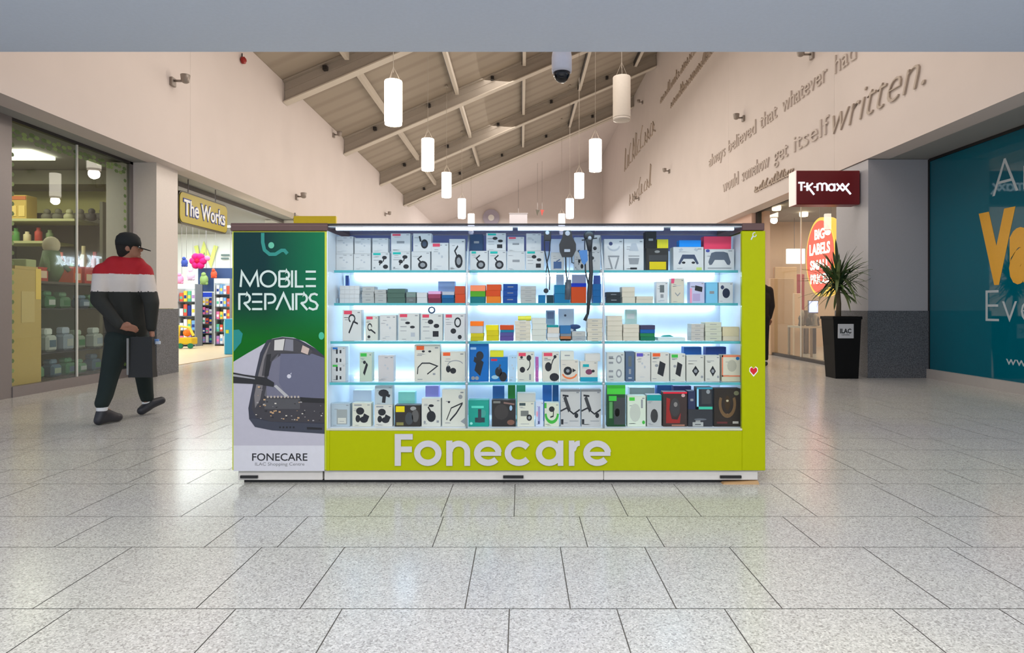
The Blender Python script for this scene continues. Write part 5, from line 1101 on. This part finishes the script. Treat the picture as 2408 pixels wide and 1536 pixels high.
# ------------------------------------------------------------------ The Works interior
b = MB(); b.box(-14, -6.45, 11.76, 20.6, .001, .012, mat((206, 184, 150), .35, noise=.06, nscale=3)); struct('floor', b)
b = MB(); M_iw = mat((236, 240, 238), .6); b.box(-14, -6.5, 20.6, 20.75, 0, 3.45, M_iw); b.box(-14.1, -14, 11.8, 20.7, 0, 3.45, M_iw); b.box(-14, -6.5, 11.78, 11.82, 0, 3.45, M_iw); struct('wall_left_shop', b)
b = MB(); b.box(-6.5, -6.4, 10.8, 17.2, 3.36, 3.45, M_trim); struct('trim_12', b)
area('shop_light', (-9.5, 14.5, 3.38), (0, 0, 0), 4.5, 6, 330, (.93, 1, .99))
area('shop_light', (-9.0, 18.6, 3.38), (0, 0, 0), 4, 2.5, 110, (.93, 1, .99))
for k, y in enumerate((12.5, 14.5, 16.5, 18.5)):
    b = MB(); b.box(-9.4, -8.2, y-.1, y+.1, 3.42, 3.448, mat((240, 255, 252), .5, emit=4)); tag(make('ceiling_light', b), 'bright strip ceiling light inside the stationery shop, %s from the door' % ORD[k], 'ceiling light', 'strip lights in the stationery shop')
b = MB(); D = 20.55; mpw = lambda u, v, w_: (XP(u, D), D-w_, ZP(v, D)); b.ribbon([(461, 578), (470, 612), (480, 580), (496, 618), (508, 578)], 9, mpw, .02, mat((226, 236, 130), .5)); b.box(XP(520, D), XP(540, D), D-.01, D, ZP(602, D), ZP(598, D), mat((110, 130, 130), .5)); b.box(XP(520, D), XP(538, D), D-.01, D, ZP(610, D), ZP(606, D), mat((110, 130, 130), .5))
tag(make('wall_lettering', b), 'big yellow letter shape on the white back wall of the shop', 'lettering')
pal = [((236, 120, 170), 'pink'), ((120, 170, 220), 'light blue'), ((230, 230, 236), 'white'), ((90, 180, 150), 'green'), ((40, 60, 140), 'navy'), ((240, 200, 80), 'yellow'), ((170, 130, 190), 'lilac'), ((220, 90, 70), 'red')]
units = [('left', 416, 460, 17.6, 668, 820, 4), ('middle', 462, 500, 18.6, 688, 803, 5), ('right', 503, 542, 17.9, 655, 803, 5)]
for ui, (nm, a, c, D, yt, yb_, n) in enumerate(units):
    xa, xb = XP(a, D), XP(c, D); zt = ZP(yt, D)
    t = thing('shelving_unit', 'white shelving of small bright goods, %s unit of three in the stationery shop' % nm, 'shelving', ((xa+xb)/2, D+.2, .012), 'stationery shop shelving')
    b = MB(); b.box(xa, xa+.025, D, D+.4, .012, zt, mat((190, 194, 200), .5)); b.box(xb-.025, xb, D, D+.4, .012, zt, mat((120, 124, 134), .5)); b.box(xa, xb, D+.38, D+.4, .012, zt, mat((206, 212, 214), .5)); make('frame', b, t)
    b = MB(); b.box(xa+.02, xb-.02, D-.01, D+.02, zt-.13, zt, mat(((230, 236, 236), (20, 60, 190), (226, 230, 226))[ui], .5)); make('header_board', b, t)
    hz = (zt-.15)/n
    for k in range(n):
        z = .06+k*hz; b = MB(); b.box(xa+.025, xb-.025, D, D+.38, z-.02, z, mat((80, 86, 96), .5)); make('shelf', b, t)
        m_ = 4
        for j in range(m_):
            cc, cn = pal[(ui*3+k*5+j*3+k*j) % 8] if rnd.random() < .6 else pal[2]
            w1 = (xb-xa-.07)/m_; x = xa+.035+j*w1; hh = hz*rnd.uniform(.5, .82); b = MB()
            b.box(x+.008, x+w1-.008, D+.05, D+.2, z+.0005, z+hh, Mx(cc), .004); b.box(x+.02, x+w1-.02, D+.047, D+.05, z+hh*.3, z+hh*.6, Mx(pal[(j+k) % 8][0]))
            tag(make('stationery_pack', b), '%s pack, %s shelf up on %s stationery unit, %s from left' % (cn, ORD[k], nm, ORD[j]), 'packet', 'goods on the stationery shelves')
# soft toys above, balloons, blue panel, yellow trolley
for k, (px, py, r, c, lb) in enumerate(((423, 657, .10, (236, 150, 190), 'pink soft toy at the left above shelving'), (449, 648, .11, (226, 190, 220), 'pale pink soft toy above the left shelving'), (434, 618, .09, (60, 80, 160), 'navy backpack hanging above the left shelving'), (480, 658, .12, (150, 180, 110), 'green soft toy above middle shelving'), (503, 645, .09, (226, 90, 60), 'orange red round toy above middle shelving'))):
    b = MB(); D = 18.0 if px < 460 else 18.75; q = P(px, py, D); b.ball(q, r, Mx(c), 14, (1, .8, 1.3)); b.ball((q[0], q[1]-.03, q[2]+r*1.3), r*.55, Mx(c), 12); b.ball((q[0]-r*.6, q[1], q[2]-r*.9), r*.4, Mx(c), 8); b.ball((q[0]+r*.6, q[1], q[2]-r*.9), r*.4, Mx(c), 8)
    b.tube([(q[0], q[1]+.1, q[2]+r*1.5), (q[0], q[1]+.1, 3.45)], .004, M_trim, 4)
    tag(make('plush_toy', b, smooth=True), lb, 'toy', 'toys above the stationery shelves')
b = MB(); q = P(466, 614, 18.7)
for k in range(6): a = 2*PI*k/6; b.ball((q[0]+.14*math.cos(a), q[1], q[2]+.14*math.sin(a)), .11, Mx((220, 30, 120)), 12)
b.ball(q, .11, Mx((190, 20, 60)), 12); b.ball((q[0]+.27, q[1], q[2]+.08), .08, Mx((236, 130, 180)), 10); b.tube([(q[0], q[1]+.05, q[2]+.2), (q[0], q[1]+.05, 3.45)], .004, M_trim, 4)
tag(make('flower_balloon', b, smooth=True), 'magenta flower shaped balloon hanging above the stationery shelving', 'balloon')
b = MB(); D = 17.9; b.box(XP(420, D), XP(509, D), 18.98, 19.02, ZP(684, D), ZP(625, D), mat((46, 72, 120), .6)); b.tube([(XP(440, D), 19, ZP(625, D)), (XP(440, D), 19, 3.45)], .006, M_trim, 5); b.tube([(XP(500, D), 19, ZP(625, D)), (XP(500, D), 19, 3.45)], .006, M_trim, 5); tag(make('backing_board', b), 'navy blue board behind the soft toys in stationery shop', 'board')
b = MB(); D = 14.6; b.box(XP(528, D), XP(556, D), D, D+.5, .0125, ZP(750, D), mat((40, 150, 190), .5), .01); b.box(XP(531, D), XP(538, D), D-.005, D, ZP(784, D), ZP(776, D), Mx((206, 216, 60))); b.box(XP(522, D), XP(528, D), D+.1, D+.4, .0125, ZP(752, D), mat((190, 214, 220), .5)); tag(make('display_stand', b), 'bright blue display stand just left of the kiosk poster', 'display')
b = MB(); D = 16.6; x = XP(437, D); b.box(x-.2, x+.16, D, D+.3, .12, .3, Mx((206, 170, 40)), .02); b.tube([(x-.2, D, .3), (x-.16, D, .6), (x+.1, D, .56), (x+.2, D, .35)], .035, Mx((226, 196, 70)), 8)
for dx in (-.14, .12): b.lathe([(.07, -.02), (.07, .02)], (x+dx, D, .085), Mx((40, 110, 80)), 14, axis='y')
b.ball((x-.02, D+.1, .42), .1, Mx((226, 120, 40)), 10); tag(make('toy_truck', b), 'yellow toy truck on the floor in front of left stationery shelving', 'toy')

# ------------------------------------------------------------------ TK Maxx interior
sg = thing('oval_sign', 'round red orange sale sign with yellow rim behind right shop glass', 'sign', (5.98, 12.62, 1.3))
cyo, czo, ro = 12.62, 2.09, .62
b = MB(); cir = lambda r, sy=1.26, n=48: [(r*math.cos(2*PI*k/n), r*sy*math.sin(2*PI*k/n)) for k in range(n)]
sm_ = lambda x: (lambda u, v, w_: (x-w_, cyo-u, czo+v))
b.prism(cir(ro), sm_(6.12), .20, mat((250, 200, 60), .5, emit=.9)); make('yellow_rim', b, sg)
b = MB(); b.prism(cir(ro*.92), sm_(5.92), .012, mat((236, 64, 44), .5, emit=1.1)); make('red_face', b, sg)
b = MB(); MW = mat((255, 240, 234), .5, emit=1.4)
for tx, w1, z, h in (('BIG', .42, .36, .2), ('LABELS', .86, .06, .22), ('SMALL', .8, -.24, .19), ('PRICES', .78, -.52, .19)): b.text(tx, w1, h, lambda u, v, w_, w1=w1, z=z: (5.908-w_, cyo+w1/2-u, czo+z+v), .006, MW, bold=.03)
make('sign_lettering', b, sg)
b = MB(); 
for y in (12.4, 12.85): b = MB(); b.tube([(6.02, y, czo+.68), (6.02, y, 3.45)], .008, M_trim, 5); make('hanger', b, sg)
def rbx(name, lb, cat, px0, px1, py0, D, dep, col, extra=None, group=None, zb=0):
    b = MB(); b.box(XP(px0, D), XP(px1, D), D, D+dep, zb, ZP(py0, D), Mx(col), .01)
    if extra: extra(b, D)
    return tag(make(name, b), lb, cat, group)
rbx('partition_board', 'tall plain beige panel inside the right shop window', 'panel', 1812, 1868, 655, 14.6, .12, (206, 176, 146))
rbx('partition_board', 'taller beige panel standing behind the plain one in right shop', 'panel', 1822, 1874, 628, 15.6, .12, (222, 192, 156))
rbx('clothes_rail_display', 'cream poster panel behind the planter in the right shop', 'panel', 1868, 1886, 690, 14.0, .1, (240, 206, 176))
rbx('red_banner', 'small red panel hanging inside the right shop', 'panel', 1870, 1892, 645, 16.4, .1, (160, 34, 50), zb=1.0+.0)
t = thing('display_table', 'low table with glassware inside the right shop', 'table', (XP(1915, 13.2), 13.5, 0)); D = 13.2
b = MB(); b.box(XP(1885, D), XP(1945, D), D, D+.7, .66, .7, mat((206, 186, 166), .4)); make('table_top', b, t)
for px in (1887, 1942):
    for dy in (.03, .64): b = MB(); b.box(XP(px, D)-.02, XP(px, D)+.02, D+dy, D+dy+.04, 0, .66, mat((150, 130, 112), .4)); make('leg', b, t)
for k in range(6):
    b = MB(); x = XP(1892+k*9, D); h = (.22, .34, .18, .3, .26, .2)[k]; b.lathe([(.03, 0), (.045, .01), (.03, h*.5), (.045, h*.75), (.02, h)], (x, D+.2+.08*(k % 2), .7), Mx([(120, 110, 104), (180, 170, 160), (90, 80, 78)][k % 3]), 14); tag(make('vase', b, smooth=True), 'small %s vase on the low shop table, %s from left' % (['grey brown', 'pale', 'dark'][k % 3], ORD[k]), 'vase', 'vases on the low shop table')
for k in range(5):
    b = MB(); D = 15.0; x = XP(1872+k*10, D); z = .55+.0; b.box(x, x+.08, D, D+.2, 0, .9+.06*(k % 3), Mx([(120, 40, 40), (176, 160, 150), (96, 76, 66), (206, 180, 160), (60, 50, 60)][k]), .01); tag(make('storage_box', b), '%s narrow carton behind the shop table, %s from left' % (['dark red', 'grey', 'brown', 'cream', 'black'][k], ORD[k]), 'box', 'cartons in the right shop')
b = MB(); D = 12.9; b.box(XP(1922, D), XP(1942, D), D, D+.03, ZP(735, D), ZP(708, D), mat((190, 200, 255), .5, emit=1.6)); b.box(XP(1920, D), XP(1944, D), D+.03, D+.06, ZP(738, D), ZP(706, D), M_trim); b.tube([(XP(1932, D), D+.04, .72), (XP(1932, D), D+.04, ZP(736, D))], .012, M_trim, 6); b.lathe([(.08, 0), (.08, .015)], (XP(1932, D), D+.04, .7), M_trim, 12)
b.v = [(v[0], v[1]+.34, v[2]) for v in b.v]
tag(make('small_screen', b), 'small bluish lit screen on the low shop table', 'screen')
for k, (px, py, D) in enumerate(((1826, 508, 14.8), (1890, 523, 15.8), (1965, 502, 13.6))):
    b = MB(); x = XP(px, D); b.lathe([(.09, 0), (.1, .03), (.1, .1)], (x, D, 3.34), mat((255, 226, 190), .5, emit=6), 16); tag(make('ceiling_spotlight', b), 'round ceiling spotlight in the right shop, %s from left' % ORD[k], 'ceiling light', 'ceiling spotlights in the right shop')
b = MB(); D = 16.8; b.box(XP(1852, D), XP(1893, D), D, D+.1, ZP(620, D), ZP(585, D), mat((226, 240, 240), .5, emit=1.5)); b.tube([(XP(1870, D), D+.05, ZP(585, D)), (XP(1870, D), D+.05, 3.45)], .01, M_trim, 5); tag(make('sign_reflection', b), 'white glow standing in for a lit sign reflected in right shop glass', 'sign')  # glowing box put in for the mirror image of a lit sign
